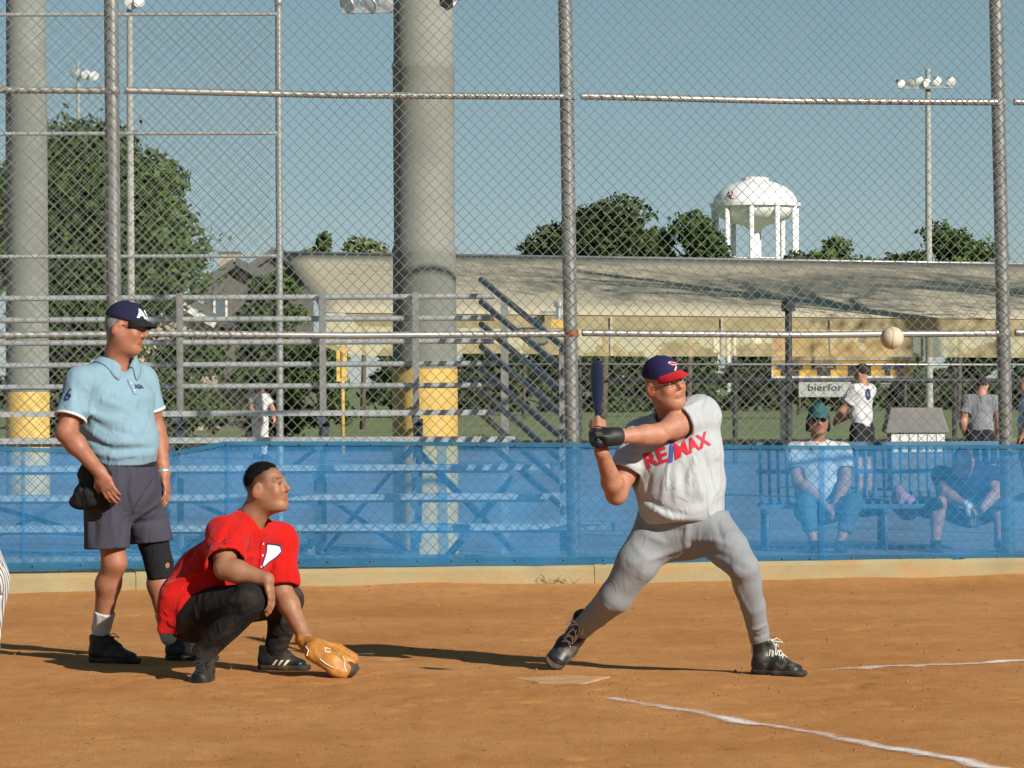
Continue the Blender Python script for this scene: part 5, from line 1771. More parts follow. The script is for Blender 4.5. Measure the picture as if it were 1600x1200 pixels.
M['hair_black'] = mat('short_black_hair', (0.008, 0.007, 0.008), rough=.85, var=.4, scale=80, bump=.9, bscale=260, spec=.15)
hs = [ell(H.w(0, -.021, .042), [.0782 * H.s, .0980 * H.s, .0865 * H.s], H.ax, .01)]
hs_late = [((lambda p: (H.local(p.astype(np.float64))[:, 2] - np.interp(H.local(p.astype(np.float64))[:, 1], [-.13, -.10, -.060, -.02, .03, .06, .085], [-.060, -.050, .005, .055, .080, .092, .100])).astype(np.float32)), V3(H.c), .3, 's', .006)]
hr = sdf_obj('hair', hs, M['hair_black'], cat, .004, late=hs_late, bump=wob(3, .0022, 190))
rs = np.random.default_rng(8)
hv = np.array([tuple(v.co + WLOC[hr.name]) for v in hr.data.vertices]); hn = np.array([tuple(v.normal) for v in hr.data.vertices])
pk = rs.choice(len(hv), 5200)
Lh = H.local(hv[pk]); edge_ = H.local(hv[pk])
base = hv[pk] + rs.normal(0, .0025, (len(pk), 3)); nn_ = hn[pk] + rs.normal(0, .35, (len(pk), 3)) + np.array(tuple(H.f)) * .35 - np.array((0, 0, .15))
sd_ = np.cross(nn_, rs.normal(size=(len(pk), 3))); sd_ /= np.linalg.norm(sd_, axis=1)[:, None]
tip_ = base + nn_ / np.linalg.norm(nn_, axis=1)[:, None] * rs.uniform(.004, .010, (len(pk), 1))
hv3 = np.stack([base - sd_ * .0009, base + sd_ * .0009, tip_], 1).reshape(-1, 3)
so_ = np_mesh('hair_strands', hv3, np.arange(len(hv3)).reshape(-1, 3), M['hair_black'], hr); so_['kind'] = 'stuff'
M['red'] = cloth('red_jersey', (0.44, 0.005, 0.003), bump=.45)
f1, c1, slR = sleeve(shR, elR, .80, .088, .102); f2, c2, slL = sleeve(shL, elL, .92, .085, .092)
S = f1 + f2
for a, b in zip(sec[:3], sec[1:]): S.append(seg(a[0], b[0], cs_, a[1], a[2], b[1], b[2], .04))
S += [rc(neck + Vector((-.02, 0, -.035)), .078, shR, .080, .06), rc(neck + Vector((-.02, 0, -.035)), .078, shL, .078, .06),
      seg(K(300, 935, -.02), K(284, 985, .0), cs_, .200, .105, .180, .045, .06)]
S += [fold(K(330, 905, -.35), K(275, 925, -.3), .016, .012), fold(K(345, 925, -.35), K(280, 890, -.3), .016, -.010), fold(K(370, 870, -.35), K(318, 850, -.3), .016, -.010), fold(K(340, 895, -.35), K(300, 880, -.3), .016, .012),
      fold(K(380, 920, -.25), K(310, 945, -.3), .014, .010), fold(K(410, 850, -.2), K(440, 900, -.1), .014, -.008), fold(K(375, 835, -.3), K(385, 900, -.3), .014, -.008), fold(K(290, 900, -.3), K(272, 960, -.2), .016, .010)]
tn = (H.w(0, -.02, -.06) - neck).normalized()
vneck = neck + cf_ * .10 + Vector((0, 0, -.02))
late = c1 + c2 + [(rc(neck - tn * .03, .075, neck + tn * .2, .085)[:3] + ('s', .004)),
        (rc(vneck - cf_ * .03 + Vector((0, 0, .06)), .065, vneck + cf_ * .07 + Vector((0, 0, -.10)), .010)[:3] + ('s', .004)), cut(K(284, 990, 0), Vector((-.1, 0, -1)), .25)]
S = [x for x in S if x[3] != 'f']
S += pfolds(S, [([(345, 872), (300, 898), (266, 912)], .015, .013), ([(348, 884), (310, 912), (268, 930)], .014, -.013), ([(350, 895), (315, 930), (275, 950)], .015, .013), ([(320, 838), (290, 880), (270, 905)], .016, -.010), ([(292, 925), (276, 975)], .014, .012), ([(310, 930), (290, 978)], .013, -.011),
               ([(345, 925), (305, 945)], .013, .011), ([(345, 848), (375, 862), (402, 862)], .012, -.010), ([(352, 862), (400, 870)], .011, .009), ([(405, 850), (398, 900)], .013, -.011), ([(440, 860), (428, 900)], .013, .011), ([(380, 800), (360, 822), (345, 850)], .014, -.009),
               ([(390, 840), (372, 870)], .013, .010), ([(415, 900), (390, 915)], .012, .011)])
shirt = sdf_obj('jersey', S, M['red'], cat, .0056, late=late, bump=wob(14, .0032, 22))
em = [(415.7, 849), (430, 852), (436, 855), (438, 863), (430, 872.6), (417, 882), (409.4, 890), (407.8, 887), (412.6, 871), (414, 864.7)]
for nm, grow_, mm_, of in (('emblem_outline', 1.0, 'print_navy', .004), ('emblem', .82, 'white_print', .007)):
    c = K(423, 866)
    pts = [((x - 423) / 323 * grow_ * 1.05, -(y - 866) / 323 * grow_) for x, y in em]
    decal(nm, poly_bm([pts]), K(423, 866, -.1), (1, 0, 0), (0, 0, 1), [shirt], M[mm_], shirt, of, 4)
for i in range(4):
    bp2 = neck + cf_ * .2 + Vector((0, 0, -.115 - .055 * i))
    decal('button', poly_bm([[(.0055 * math.cos(a), .0055 * math.sin(a)) for a in [k * math.pi / 4 for k in range(8)]]]), bp2, cs_, (0, 0, 1), [shirt], M['white_print'], shirt, .004, 1)
decal('placket_seam', poly_bm([[(-.016, 0), (-.0135, 0), (-.0135, -.26), (-.016, -.26)]]), neck + cf_ * .2 + Vector((0, 0, -.10)), cs_, (0, 0, 1), [shirt], M['dark_red'], shirt, .003, 5)
M['black_pants'] = cloth('black_trousers', (0.016, 0.014, 0.013), bump=.5, stain=(.20, .13, .075), stain_amt=.0)
M['dusty_pants'] = cloth('dusty_black_trousers', (0.011, 0.010, 0.009), bump=.4, stain=(.13, .09, .055), stain_amt=.38, stain_scale=4.0)
T = [seg(K(308, 945), K(302, 968), cs_, .172, .140, .165, .115, .05), rc(hpR, .098, knR, .080, .05), rc(hpL, .098, knL, .078, .05), rc(knR, .080, anR + Vector((0, 0, .03)), .058, .04), rc(knL, .078, anL + Vector((0, 0, .02)), .056, .04)]
T += [fold(K(330, 940, -.4), K(385, 925, -.45), .012, -.008), fold(K(320, 960, -.4), K(380, 945, -.45), .012, .010), fold(K(345, 985, -.45), K(375, 965, -.45), .012, .010), fold(K(330, 1000, -.4), K(360, 990, -.4), .012, -.008)]
T = [x for x in T if x[3] != 'f']
T += pfolds(T, [([(330, 935), (365, 922), (395, 918)], .012, -.010), ([(320, 955), (360, 942), (390, 940)], .012, .011), ([(310, 975), (345, 965), (375, 962)], .012, -.011), ([(345, 990), (372, 968), (392, 958)], .012, .012), ([(325, 1005), (355, 990)], .011, .010), ([(318, 1018), (345, 1010)], .010, -.010),
               ([(420, 975), (455, 970)], .011, .010), ([(418, 1000), (448, 995)], .011, -.010), ([(418, 1015), (446, 1012)], .010, .009)])
sdf_obj('trousers', T, M['dusty_pants'], cat, .0056, bump=wob(19, .003, 17), late=[cut(anR + Vector((0, 0, .0)), anR - knR, .12), cut(anL + Vector((0, 0, .0)), anL - knL, .12)])
M['shoe_black'] = mat('black_trainer', (0.009, 0.009, 0.010), rough=0.4, var=0.3, scale=14, stain=(0.12, 0.08, 0.05), stain_amt=.4, stain_scale=8)
pR = ground_at(322, 1050); pR = pR - Vector((.55, -.83, 0)) * .0
sR = shoe(cat, anR + Vector((.02, .05, -.085)), (-.18, -.93, -.32), (.02, -.3, .95), M['shoe_black'], M['black_sole'], .28, 1.0, .11, lace_m=M['black_lace'])
pL = ground_at(402, 1045)
sL = shoe(cat, pL + Vector((0, 0, gz_at(pL.x, pL.y))), (.96, -.27, 0), (0, 0, 1), M['shoe_black'], M['black_sole'], .285, 1.0, .11, lace_m=M['black_lace'])
M['stripe'] = mat('cream_stripe', (0.62, 0.56, 0.44), rough=.6, var=.05)
for i in range(3):
    x0 = .085 + .030 * i
    o_ = pL + Vector((0, 0, .0))
    decal('stripe', poly_bm([[(x0, .018), (x0 + .014, .018), (x0 + .042, .052), (x0 + .028, .052)]]), o_ + Vector((-.27, -.96, 0)) * .1 + Vector((0, 0, gz_at(pL.x, pL.y))), (.96, -.27, 0), (0, 0, 1), [sL], M['stripe'], sL, .002, 2)

# glove
M['glove'] = mat('tan_glove_leather', (0.42, 0.17, 0.030), rough=0.45, var=0.25, scale=14, bump=.35, bscale=60, stain=(0.13, 0.05, 0.012), stain_amt=.75, stain_scale=9, coat=.1)
M['glove_dark'] = mat('dark_glove_leather', (0.06, 0.045, 0.03), rough=0.6, var=0.3, scale=14)
gl = thing('baseball_glove', K(515, 1058, -.1), 'tan leather baseball glove held low to the dirt by the catcher', 'glove')
G = [rc(K(472, 1000, -.02), .036, K(492, 1014, -.05), .050, .03), rc(K(490, 1012, -.03), .048, K(525, 1020, .0), .044, .02), rc(K(525, 1020, .0), .044, K(552, 1031, .03), .032, .02),
     rc(K(490, 1016, -.09), .045, K(522, 1032, -.13), .042, .02), rc(K(522, 1032, -.13), .042, K(538, 1044, -.13), .034, .02), rc(K(492, 1018, -.06), .042, K(520, 1026, -.07), .040, .02), rc(K(520, 1026, -.07), .040, K(546, 1036, -.06), .030, .02),
     rc(K(488, 1022, -.12), .034, K(522, 1046, -.16), .030, .02), rc(K(522, 1046, -.16), .03, K(536, 1053, -.15), .024, .02)]
G += [fold(K(495, 1010, -.16), K(545, 1030, -.14), .008, -.012), fold(K(495, 1024, -.2), K(540, 1042, -.2), .008, -.014), fold(K(495, 1004, -.1), K(548, 1020, -.06), .008, -.010), fold(K(484, 1008, -.14), K(492, 1034, -.2), .008, -.010)]
gb = sdf_obj('glove_body', G, M['glove'], gl, .0045, late=[(ell(K(556, 1052, -.04), (.055, .09, .042))[:3] + ('s', .01))], bump=wob(23, .002, 45))
sdf_obj('web', [ell(K(547, 1045, -.07), (.032, .075, .036), k=.02), rc(K(540, 1050, -.13), .02, K(556, 1044, -.01), .022, .02)], M['glove_dark'], gl, .005, bump=wob(25, .003, 60))
mb = MB(); tr_ = world_bvh([gb])
for path in ([(478, 1010), (482, 1016), (480, 1024), (475, 1020), (478, 1010)], [(508, 1012), (516, 1014), (516, 1019), (508, 1018), (508, 1012)], [(536, 1026), (539, 1034), (538, 1042), (541, 1050)], [(500, 1030), (510, 1038), (522, 1044)]):
    pts = []
    for x, y in path:
        a = K(x, y, -.5); b = K(x, y, .3); hit = tr_.ray_cast(a, (b - a).normalized(), 1.0)
        pts.append((hit[0] if hit[0] else K(x, y, -.12)) + Vector((0, -.003, 0)))
    mb.tube(pts, .0032, 5)
lo = mb.build('lacing', M['stripe'], gl); lo['kind'] = 'stuff'

# ================================================================== batter
YB = 17.0
def B(px, py, dy=0.0): return at(px, py, YB + dy)
bat_p = person((B(1050, 1050).x, YB, 0), 'batter in grey shirt and grey baseball trousers swinging with a navy and red cap')
bs_ = Vector((.94, -.26, .20)).normalized(); bf = Vector((-.26, -.96, 0))
H = Head(B(1039, 599, -.14), (.60, -.79, .04), (-.30, -.02, .95), .975)
neck = B(1052, 650, -.04)
shL, shR = B(1093, 648, -.05), B(1003, 684, .03)
elL, wrL = B(1026, 679, -.25), B(962, 682, -.35)
elR, wrR = B(963, 772, -.10), B(940, 706, -.31)
hpR, hpL = B(1032, 822, .03), B(1104, 820, -.03)
knR, anR = B(961, 932, .0), B(906, 986, .32)
knL, anL = B(1162, 888, -.30), B(1187, 1008, -.05)
sec = [(B(1052, 678, -.03), .190, .095), (B(1060, 710, -.03), .208, .145), (B(1064, 762, -.02), .205, .190), (B(1067, 806, .0), .203, .178), (B(1068, 824, .0), .19, .15)]
P = H.prims(neck, .066, 1.12, 1.1)
for a, b in zip(sec[:-1], sec[1:]): P.append(seg(a[0], b[0], bs_, a[1] * .82, a[2] * .82, b[1] * .82, b[2] * .82, .04))
P += arm(shL, elL, wrL, (.060, .046), (.045, .045, .031)) + arm(shR, elR, wrR, (.056, .048), (.047, .049, .032))
bat_dir = (B(932, 566, .36) - B(935, 694, -.42)).normalized()
knob = B(935, 694, -.42)
gR = knob + bat_dir * .165           # right hand on the grip, upper
gL = knob + bat_dir * .07            # left hand, lower
def grip(g, wr, s=1.0, off=.02):
    d = (g - wr); d = (d - bat_dir * d.dot(bat_dir) * .6).normalized()
    palm = d.cross(bat_dir).normalized()
    if palm.dot(Vector((0, -1, 0))) > 0: pass
    return d, palm
PR = []
def grip_hand(g, wr, sgn, s=1.0):
    """fingers wrapped round the bat handle at g"""
    d = (g - Vector(wr)).normalized(); ax = bat_dir
    nrm_ = (d - ax * d.dot(ax)).normalized(); sd = ax.cross(nrm_)
    out = [rc(wr, .031 * s, g - nrm_ * .035, .034 * s, .02), seg(g - nrm_ * .042 - ax * .032, g - nrm_ * .040 + ax * .032, sd, .028, .019, .028, .019, .02)]
    for i in range(4):
        b0 = g + ax * (.033 - .022 * i) * s * sgn
        pts = [b0 - nrm_ * .030 + sd * .024, b0 + nrm_ * .010 + sd * .031, b0 + nrm_ * .034 + sd * .006, b0 + nrm_ * .022 - sd * .022]
        for a, b in zip(pts[:-1], pts[1:]): out.append(rc(a, .0105 * s, b, .0098 * s, .006))
    t0 = g - nrm_ * .034 - sd * .016 + ax * .03 * sgn
    pts = [t0, g - nrm_ * .008 - sd * .032 + ax * .042 * sgn, g + nrm_ * .020 - sd * .024 + ax * .046 * sgn]
    for a, b in zip(pts[:-1], pts[1:]): out.append(rc(a, .0135 * s, b, .0105 * s, .008))
    return out
P += grip_hand(gR, wrR, 1, 1.02) + grip_hand(gL, wrL, 1, .95)
P += leg(hpR, knR, anR, bf, (.085, .052), (.045, .046, .032)) + leg(hpL, knL, anL, Vector((.4, -.9, 0)), (.085, .052), (.045, .046, .032))
M['skin_bat'] = skin_mat('flushed_skin', (0.385, 0.175, 0.108))
sdf_obj('body', P, M['skin_bat'], bat_p, .0054, colour=H.tint((1, 1, 1), brow=(.30, .2, .15), ruddy=.2))
M['batting_glove'] = mat('black_batting_glove', (0.015, 0.015, 0.015), rough=.55, var=.2, scale=30)
GP = []
for pr in grip_hand(gL, wrL, 1, 1.14): GP.append(pr)
d = (wrL - elL).normalized()
GP += [rc(wrL - d * .035, .041, wrL + d * .02, .043, .02)]
sdf_obj('batting_glove', GP, M['batting_glove'], bat_p, .0054, late=[cut(wrL - d * .03, -d, .09)])
M['grey_shirt'] = cloth('grey_white_tee', (0.38, 0.395, 0.405), bump=.4, stain=(.32, .31, .28), stain_amt=.35)
f1, c1, slL = sleeve(shL, elL, .46, .090, .092); f2, c2, slR = sleeve(shR, elR, .66, .084, .094)
S = f1 + f2
for a, b in zip(sec[:3], sec[1:4]): S.append(seg(a[0], b[0], bs_, a[1], a[2], b[1], b[2], .04))
S += [rc(neck + Vector((0, .02, -.04)), .080, shR, .076, .06), rc(neck + Vector((0, .02, -.04)), .080, shL, .080, .06), rc(shL + Vector((.015, 0, -.04)), .075, B(1098, 745, -.02), .095, .05), rc(shR, .07, B(1018, 750, -.0), .085, .05), ell(B(1063, 797, -.06), (.188, .15, .085), k=.04)]
for i, (x0, y0, x1, y1, a_) in enumerate(((1085, 700, 1100, 790, .010), (1070, 705, 1080, 770, -.008), (1105, 690, 1118, 760, -.010), (1045, 735, 1060, 790, .008), (1020, 770, 1060, 800, -.012), (1015, 785, 1075, 808, .012),
                                          (1110, 700, 1085, 740, .010), (1040, 720, 1025, 770, -.008), (1120, 760, 1080, 800, .010), (995, 730, 1010, 745, .010))):
    S.append(fold(B(x0, y0, -.2), B(x1, y1, -.2), .014, a_ * 1.2))
tn = (H.w(0, -.02, -.06) - neck).normalized()
late = c1 + c2 + [(rc(neck - tn * .04 + bf * .012, .082, neck + tn * .2, .090)[:3] + ('s', .004)), cut(B(1067, 819), Vector((.05, -.1, -1)), .5)]
S = [x for x in S if x[3] != 'f']
S += pfolds(S, [([(1082, 715), (1090, 750), (1100, 785)], .012, .012), ([(1096, 700), (1108, 740), (1116, 775)], .012, -.012), ([(1066, 730), (1070, 775)], .012, -.009), ([(1110, 688), (1090, 715), (1080, 740)], .012, .012), ([(1042, 735), (1036, 780)], .013, .010), ([(1005, 775), (1040, 798), (1075, 806)], .012, -.013),
               ([(1008, 788), (1050, 810), (1090, 808)], .011, .012), ([(1122, 760), (1105, 790), (1075, 803)], .012, .011), ([(972, 722), (1002, 732)], .010, .010), ([(972, 738), (1000, 746)], .010, -.010), ([(1112, 625), (1124, 670)], .012, -.008), ([(1015, 745), (1010, 780)], .012, -.010),
               ([(1120, 700), (1124, 760)], .012, .009), ([(1070, 640), (1095, 625)], .010, .008), ([(1055, 740), (1056, 785)], .011, .008)])
shirt = sdf_obj('tee_shirt', S, M['grey_shirt'], bat_p, .0056, late=late, bump=wob(34, .0030, 22))
rd = (B(1082, 694) - B(1008, 724)); rd = Vector((rd.x, .15 * rd.x, rd.z)).normalized()
for tx, px, py, mm_, sz, sx in (('RE', 1021, 717, 'print_red', .098, 1.0), ('/', 1043, 709, 'print_blue', .120, 1.3), ('/', 1050, 706, 'print_red', .115, .8), ('MAX', 1076, 697, 'print_red', .094, .86)):
    decal('lettering', text_bm(tx, sz, sx, .12, .003), B(px, py, -.1), rd, (-.25, 0, 1), [shirt], M[mm_], shirt, .004, 3)
M['grey_pants'] = cloth('grey_baseball_trousers', (0.225, 0.230, 0.238), bump=.17)
T = [seg(B(1067, 800), B(1068, 828), bs_, .196, .168, .192, .150, .05), rc(hpR, .115, B(996, 880, -.05), .099, .07), rc(B(996, 880, -.05), .099, knR, .075, .02), rc(knR, .075, B(932, 960, .17), .062, .03), rc(B(932, 960, .17), .062, anR, .047, .012),
     rc(hpL, .115, B(1138, 858, -.20), .096, .07), rc(B(1138, 858, -.20), .096, knL, .075, .012), rc(knL, .075, B(1176, 945, -.18), .063, .012), rc(B(1176, 945, -.18), .063, B(1188, 1003, -.05), .047, .012)]
for (x0, y0, x1, y1, a_) in ((1005, 810, 1060, 818, .010), (1010, 825, 1060, 835, -.010), (1075, 815, 1075, 855, .010), (1060, 850, 1000, 870, .010), (1075, 860, 1030, 885, -.010), (985, 865, 1010, 880, .008), (945, 930, 965, 965, -.010), (905, 980, 935, 985, .012), (915, 965, 945, 975, -.012),
                             (1165, 880, 1185, 895, -.010), (1150, 900, 1185, 905, .010), (1172, 985, 1195, 980, .010), (1090, 850, 1130, 870, -.008), (1160, 910, 1190, 940, .006)):
    T.append(fold(B(x0, y0, -.2), B(x1, y1, -.25), .016, a_))
T.insert(1, ell(B(1072, 830, 0), (.08, .11, .06), k=.06))
T = [x for x in T if x[3] == 'u']
T += pfolds(T, [([(1004, 808), (1030, 816), (1058, 818)], .011, .012), ([(1006, 822), (1035, 830), (1066, 828)], .011, -.011), ([(1008, 836), (1035, 846)], .011, .010), ([(1074, 818), (1072, 855)], .010, .012), ([(1076, 852), (1035, 868), (990, 880)], .012, .011), ([(1078, 858), (1045, 890), (1020, 920)], .013, -.011),
               ([(1082, 852), (1110, 862), (1140, 872)], .012, -.012), ([(1085, 845), (1120, 845), (1150, 855)], .012, .010), ([(940, 942), (955, 957), (972, 966)], .011, .006), ([(912, 968), (930, 978), (945, 978)], .010, .012), ([(906, 978), (920, 988), (936, 986)], .009, -.010),
               ([(1150, 884), (1165, 888)], .011, -.007), ([(1168, 985), (1184, 983), (1198, 976)], .009, .010), ([(1172, 995), (1186, 995), (1198, 990)], .008, -.009), ([(990, 850), (1010, 875), (1000, 900)], .013, .009), ([(1150, 915), (1165, 950)], .012, .008),
               ([(1120, 815), (1130, 850)], .012, -.009)])
sdf_obj('trousers', T, M['grey_pants'], bat_p, .0056, bump=wob(39, .0028, 16), late=[cut(anR.lerp(knR, .03), anR - knR, .12), cut(B(1188, 1008, -.05), anL - knL, .10), cut(B(1067, 797), Vector((0, 0, 1)), .5)])
M['dark_sock'] = cloth('dark_red_sock', (0.06, 0.012, 0.016), bump=.3)
sdf_obj('sock', [rc(anR, .046, B(898, 998, .33), .046)], M['dark_sock'], bat_p, .005)
sdf_obj('sock', [rc(B(1188, 1002, -.05), .042, B(1187, 1016, -.05), .042)], M['white_sock'], bat_p, .005)
M['cleat'] = mat('black_turf_shoe', (0.016, 0.017, 0.018), rough=.42, var=.4, scale=25, stain=(.28, .24, .18), stain_amt=.45, stain_scale=16)
# back foot: heel raised, pivoting on the toes
toe = ground_at(858, 1046); fdir = Vector((-.52, -.62, -.55)).normalized()
hl_ = toe - fdir * .290 + Vector((0, 0, .012))
sB = shoe(bat_p, hl_ + Vector((.01, .0, .0)), fdir, Vector((.42, -.42, .80)), M['cleat'], M['black_sole'], .315, 1.15, .16, lace_m=M['white_lace'])
pF = ground_at(1174, 1053)
sF = shoe(bat_p, pF + Vector((0, .03, gz_at(pF.x, pF.y))), (.86, -.51, 0), (0, 0, 1), M['cleat'], M['black_sole'], .305, 1.05, .15, lace_m=M['white_lace'])
M['red_brim'] = cloth('red_brim_cloth', (0.46, 0.008, 0.016), bump=.15)
M['cap_navy2'] = cloth('dark_navy_cap', (0.020, 0.016, 0.062), bump=.15)
bc = cap(bat_p, H, M['cap_navy2'], M['red_brim'], .042, .074, .022, .16)
M['bat_tan'] = mat('tan_print', (0.55, 0.42, 0.2), rough=.7, var=.05)
e_o = H.w(-.012, .1, .085)
decal('emblem', poly_bm([[(-.030, .018), (-.020, .024), (-.002, .016), (.016, .008), (.030, -.004), (.014, .000), (-.004, .001), (-.018, .005)]]), e_o, -H.r, H.u, [bc], M['white_print'], bc, .002, 3)
decal('emblem', poly_bm([[(-.027, .017), (-.019, .021), (-.002, .014), (.015, .006), (.026, -.002), (.014, .003), (-.004, .004), (-.016, .008)]]), e_o, -H.r, H.u, [bc], M['print_red'], bc, .004, 3)
decal('emblem', poly_bm([[(-.020, -.020), (-.012, -.026), (.006, -.008), (.000, -.002)]]), e_o, -H.r, H.u, [bc], M['bat_tan'], bc, .003, 3)
mb = MB()
for q in (-1, 1):
    pts = [H.w(q * .033 + .021 * math.cos(a), .102, .004 + .014 * math.sin(a)) for a in [i * math.pi / 6 for i in range(13)]]
    mb.tube(pts, .0014, 4); mb.tube([H.w(q * .055, .1, .008), H.w(q * .08, .05, .01), H.w(q * .084, -.01, .01)], .0014, 4)
gl_ = mb.build('spectacles', M['lamp_metal'], bat_p); gl_['kind'] = 'stuff'

# bat
M['bat_navy'] = mat('navy_bat_paint', (0.010, 0.011, 0.030), rough=.5, var=.15, scale=8, coat=.05)
M['bat_grip'] = mat('bat_grip_tape', (0.30, 0.26, 0.24), rough=.9, var=.2, scale=60)
btt = thing('baseball_bat', knob, 'dark navy baseball bat pointing up and back from the hands of the batter', 'bat')
def batprof(prof, nm, m_):
    mb_ = lathe_axis(MB(), prof, knob, bat_dir, 20); return mb_.build(nm, m_, btt, True)
batprof([(.001, -.008), (.020, -.006), (.024, .004), (.018, .012), (.0125, .018)], 'knob', M['bat_navy'])
batprof([(.0125, .018), (.0125, .10), (.0130, .22), (.0135, .27)], 'grip', M['bat_grip'])
batprof([(.0132, .268), (.0145, .32), (.019, .40), (.0255, .48), (.0305, .56), (.032, .66), (.032, .80), (.028, .835), (.014, .85), (.001, .853)], 'barrel', M['bat_navy'])

# ball in flight
bp_ = at(1394, 528, 15.0)
M['ball'] = mat('scuffed_ball_leather', (0.50, 0.43, 0.31), rough=.7, var=.1, scale=30, stain=(.45, .33, .2), stain_amt=.4, stain_scale=20)
bl2 = thing('softball', bp_ - Vector((0, 0, .0485)), 'off-white softball in the air right of the batter', 'ball')
sdf_obj('cover', [sph(bp_, .0485)], M['ball'], bl2, .004)
pts = []
for i in range(61):
    t = i / 60 * 2 * math.pi; b_ = .44
    v = Vector((math.cos(t) + b_ * math.cos(3 * t), math.sin(t) - b_ * math.sin(3 * t), 2 * math.sqrt(b_) * math.sin(2 * t))).normalized()
    pts.append(bp_ + v * .0487)
M['stitch'] = mat('ball_stitch', (0.42, 0.30, 0.2), rough=.8, var=.1)
MB().tube(pts, .0014, 4, False).build('stitching', M['stitch'], bl2, True)


# ================================================================== bystanders
def bystander(label, J, side, front, sec, hf, hu, hs, skin, shirt_c, pants_c, hair_c, h=.010, shorts=False, capc=None, long_hair=False, sleeve_t=.60, shoe_c=None, group=None, sleeve_c=None):
    t = person((J['pel'].x, J['pel'].y, 0), label, group)
    H = Head(J['head'], hf, hu, hs)
    nk = J['neck']
    P = H.prims(nk, .058)
    for a, b in zip(sec[:-1], sec[1:]): P.append(seg(a[0], b[0], side, a[1] * .8, a[2] * .8, b[1] * .8, b[2] * .8, .04))
    for q in 'RL':
        P += arm(J['sh' + q], J['el' + q], J['wr' + q]) + hand(J['wr' + q], J.get('hd' + q, J['wr' + q] - J['el' + q]), J.get('pm', front * -1), 1 if q == 'R' else -1, (.3, .4, .4), .95)
        P += leg(J['hp' + q], J['kn' + q], J['an' + q], front)
    sdf_obj('body', P, skin, t, h, colour=H.tint((1, 1, 1)))
    S = []; late = []
    for q in 'RL':
        f_, c_, e = sleeve(J['sh' + q], J['el' + q], sleeve_t, .074, .080); S += f_; late += c_
    for a, b in zip(sec[:-1], sec[1:]): S.append(seg(a[0], b[0], side, a[1], a[2], b[1], b[2], .04))
    late += [(rc(nk - Vector((0, 0, .04)), .066, nk + Vector((0, 0, .12)), .07)[:3] + ('s', .004))]
    for q in 'RL':
        S += [rc(nk - Vector((0, 0, .04)), .07, J['sh' + q], .07, .05)]
    late.append(cut(sec[-1][0] - Vector((0, 0, .01)), sec[-1][0] - sec[-2][0], .5))
    sdf_obj('shirt', S, shirt_c, t, h * .85, shell=.016, late=late, bump=wob(int(J['head'].x * 97) % 50, .004, 16))
    T = [seg(sec[-1][0] + Vector((0, 0, .03)), J['pel'], side, sec[-1][1] * .97, sec[-1][2] * .97, .17, .13, .05)]
    late = []
    for q in 'RL':
        a, b, c = J['hp' + q], J['kn' + q], J['an' + q]
        if shorts:
            T += [rc(a, .105, a.lerp(b, .95), .098, .04)]; late.append(cut(a.lerp(b, .82), b - a, .15))
        else:
            T += [rc(a, .105, b, .075, .04), rc(b, .074, c, .062, .04)]; late.append(cut(b.lerp(c, shoe_c or .95), c - b, .12))
    sdf_obj('shorts' if shorts else 'trousers', T, pants_c, t, h * .85, shell=.016, late=late, bump=wob(8, .004, 15))
    for q in 'RL':
        a = J['an' + q]; f = J.get('ft' + q, front)
        o_ = Vector((a.x, a.y, max(a.z - .085, J.get('gz', .012)))) - Vector(f).normalized() * .06
        shoe(t, o_, f, (0, 0, 1), M['black_leather'], M['black_sole'], .27, 1.0, .10, h=.009)
    if capc:
        cap(t, H, capc, capc, .04, .07, .02, .1, h=.008)
    if hair_c:
        hs_ = [ell(H.w(0, -.024, .035), [.084 * H.s, .098 * H.s, .088 * H.s], H.ax, .01)]
        if long_hair:
            for q in (-1, 1): hs_ += [rc(H.w(q * .075, -.02, -.01), .030, H.w(q * .085, -.015, -.13), .026, .02)]
            hs_ += [ell(H.w(0, -.07, -.06), [.08, .05, .09], H.ax, .02)]
        hy = .05 if not long_hair else .045
        lt = [cut(H.w(0, hy, .03), H.f - H.u * .5, .3)]
        sdf_obj('hair', hs_, hair_c, t, h * .8, late=lt, bump=wob(2, .004, 60))
    return t


M['skin_by'] = skin_mat('pink_skin', (0.40, 0.19, 0.12))
M['hair_brown'] = mat('dark_brown_hair', (0.018, 0.011, 0.009), rough=.6, var=.3, scale=60, bump=.6, bscale=150)
M['white_tee'] = cloth('white_tee', (0.52, 0.51, 0.50))
M['navy_tee'] = cloth('navy_tee', (0.022, 0.024, 0.055))
M['teal_cap'] = cloth('teal_cap_cloth', (0.03, 0.12, 0.13))
M['jeans'] = cloth('teal_jeans', (0.07, 0.13, 0.14))
M['grey_tee'] = cloth('grey_tee', (0.20, 0.205, 0.22))
M['dark_shorts'] = cloth('dark_shorts', (0.02, 0.02, 0.025))
M['sky_tee'] = cloth('pale_blue_tee', (0.35, 0.50, 0.60))
M['pinstripe'] = cloth('white_trousers', (0.62, 0.6, 0.57))
Z = Vector((0, 0, 1))

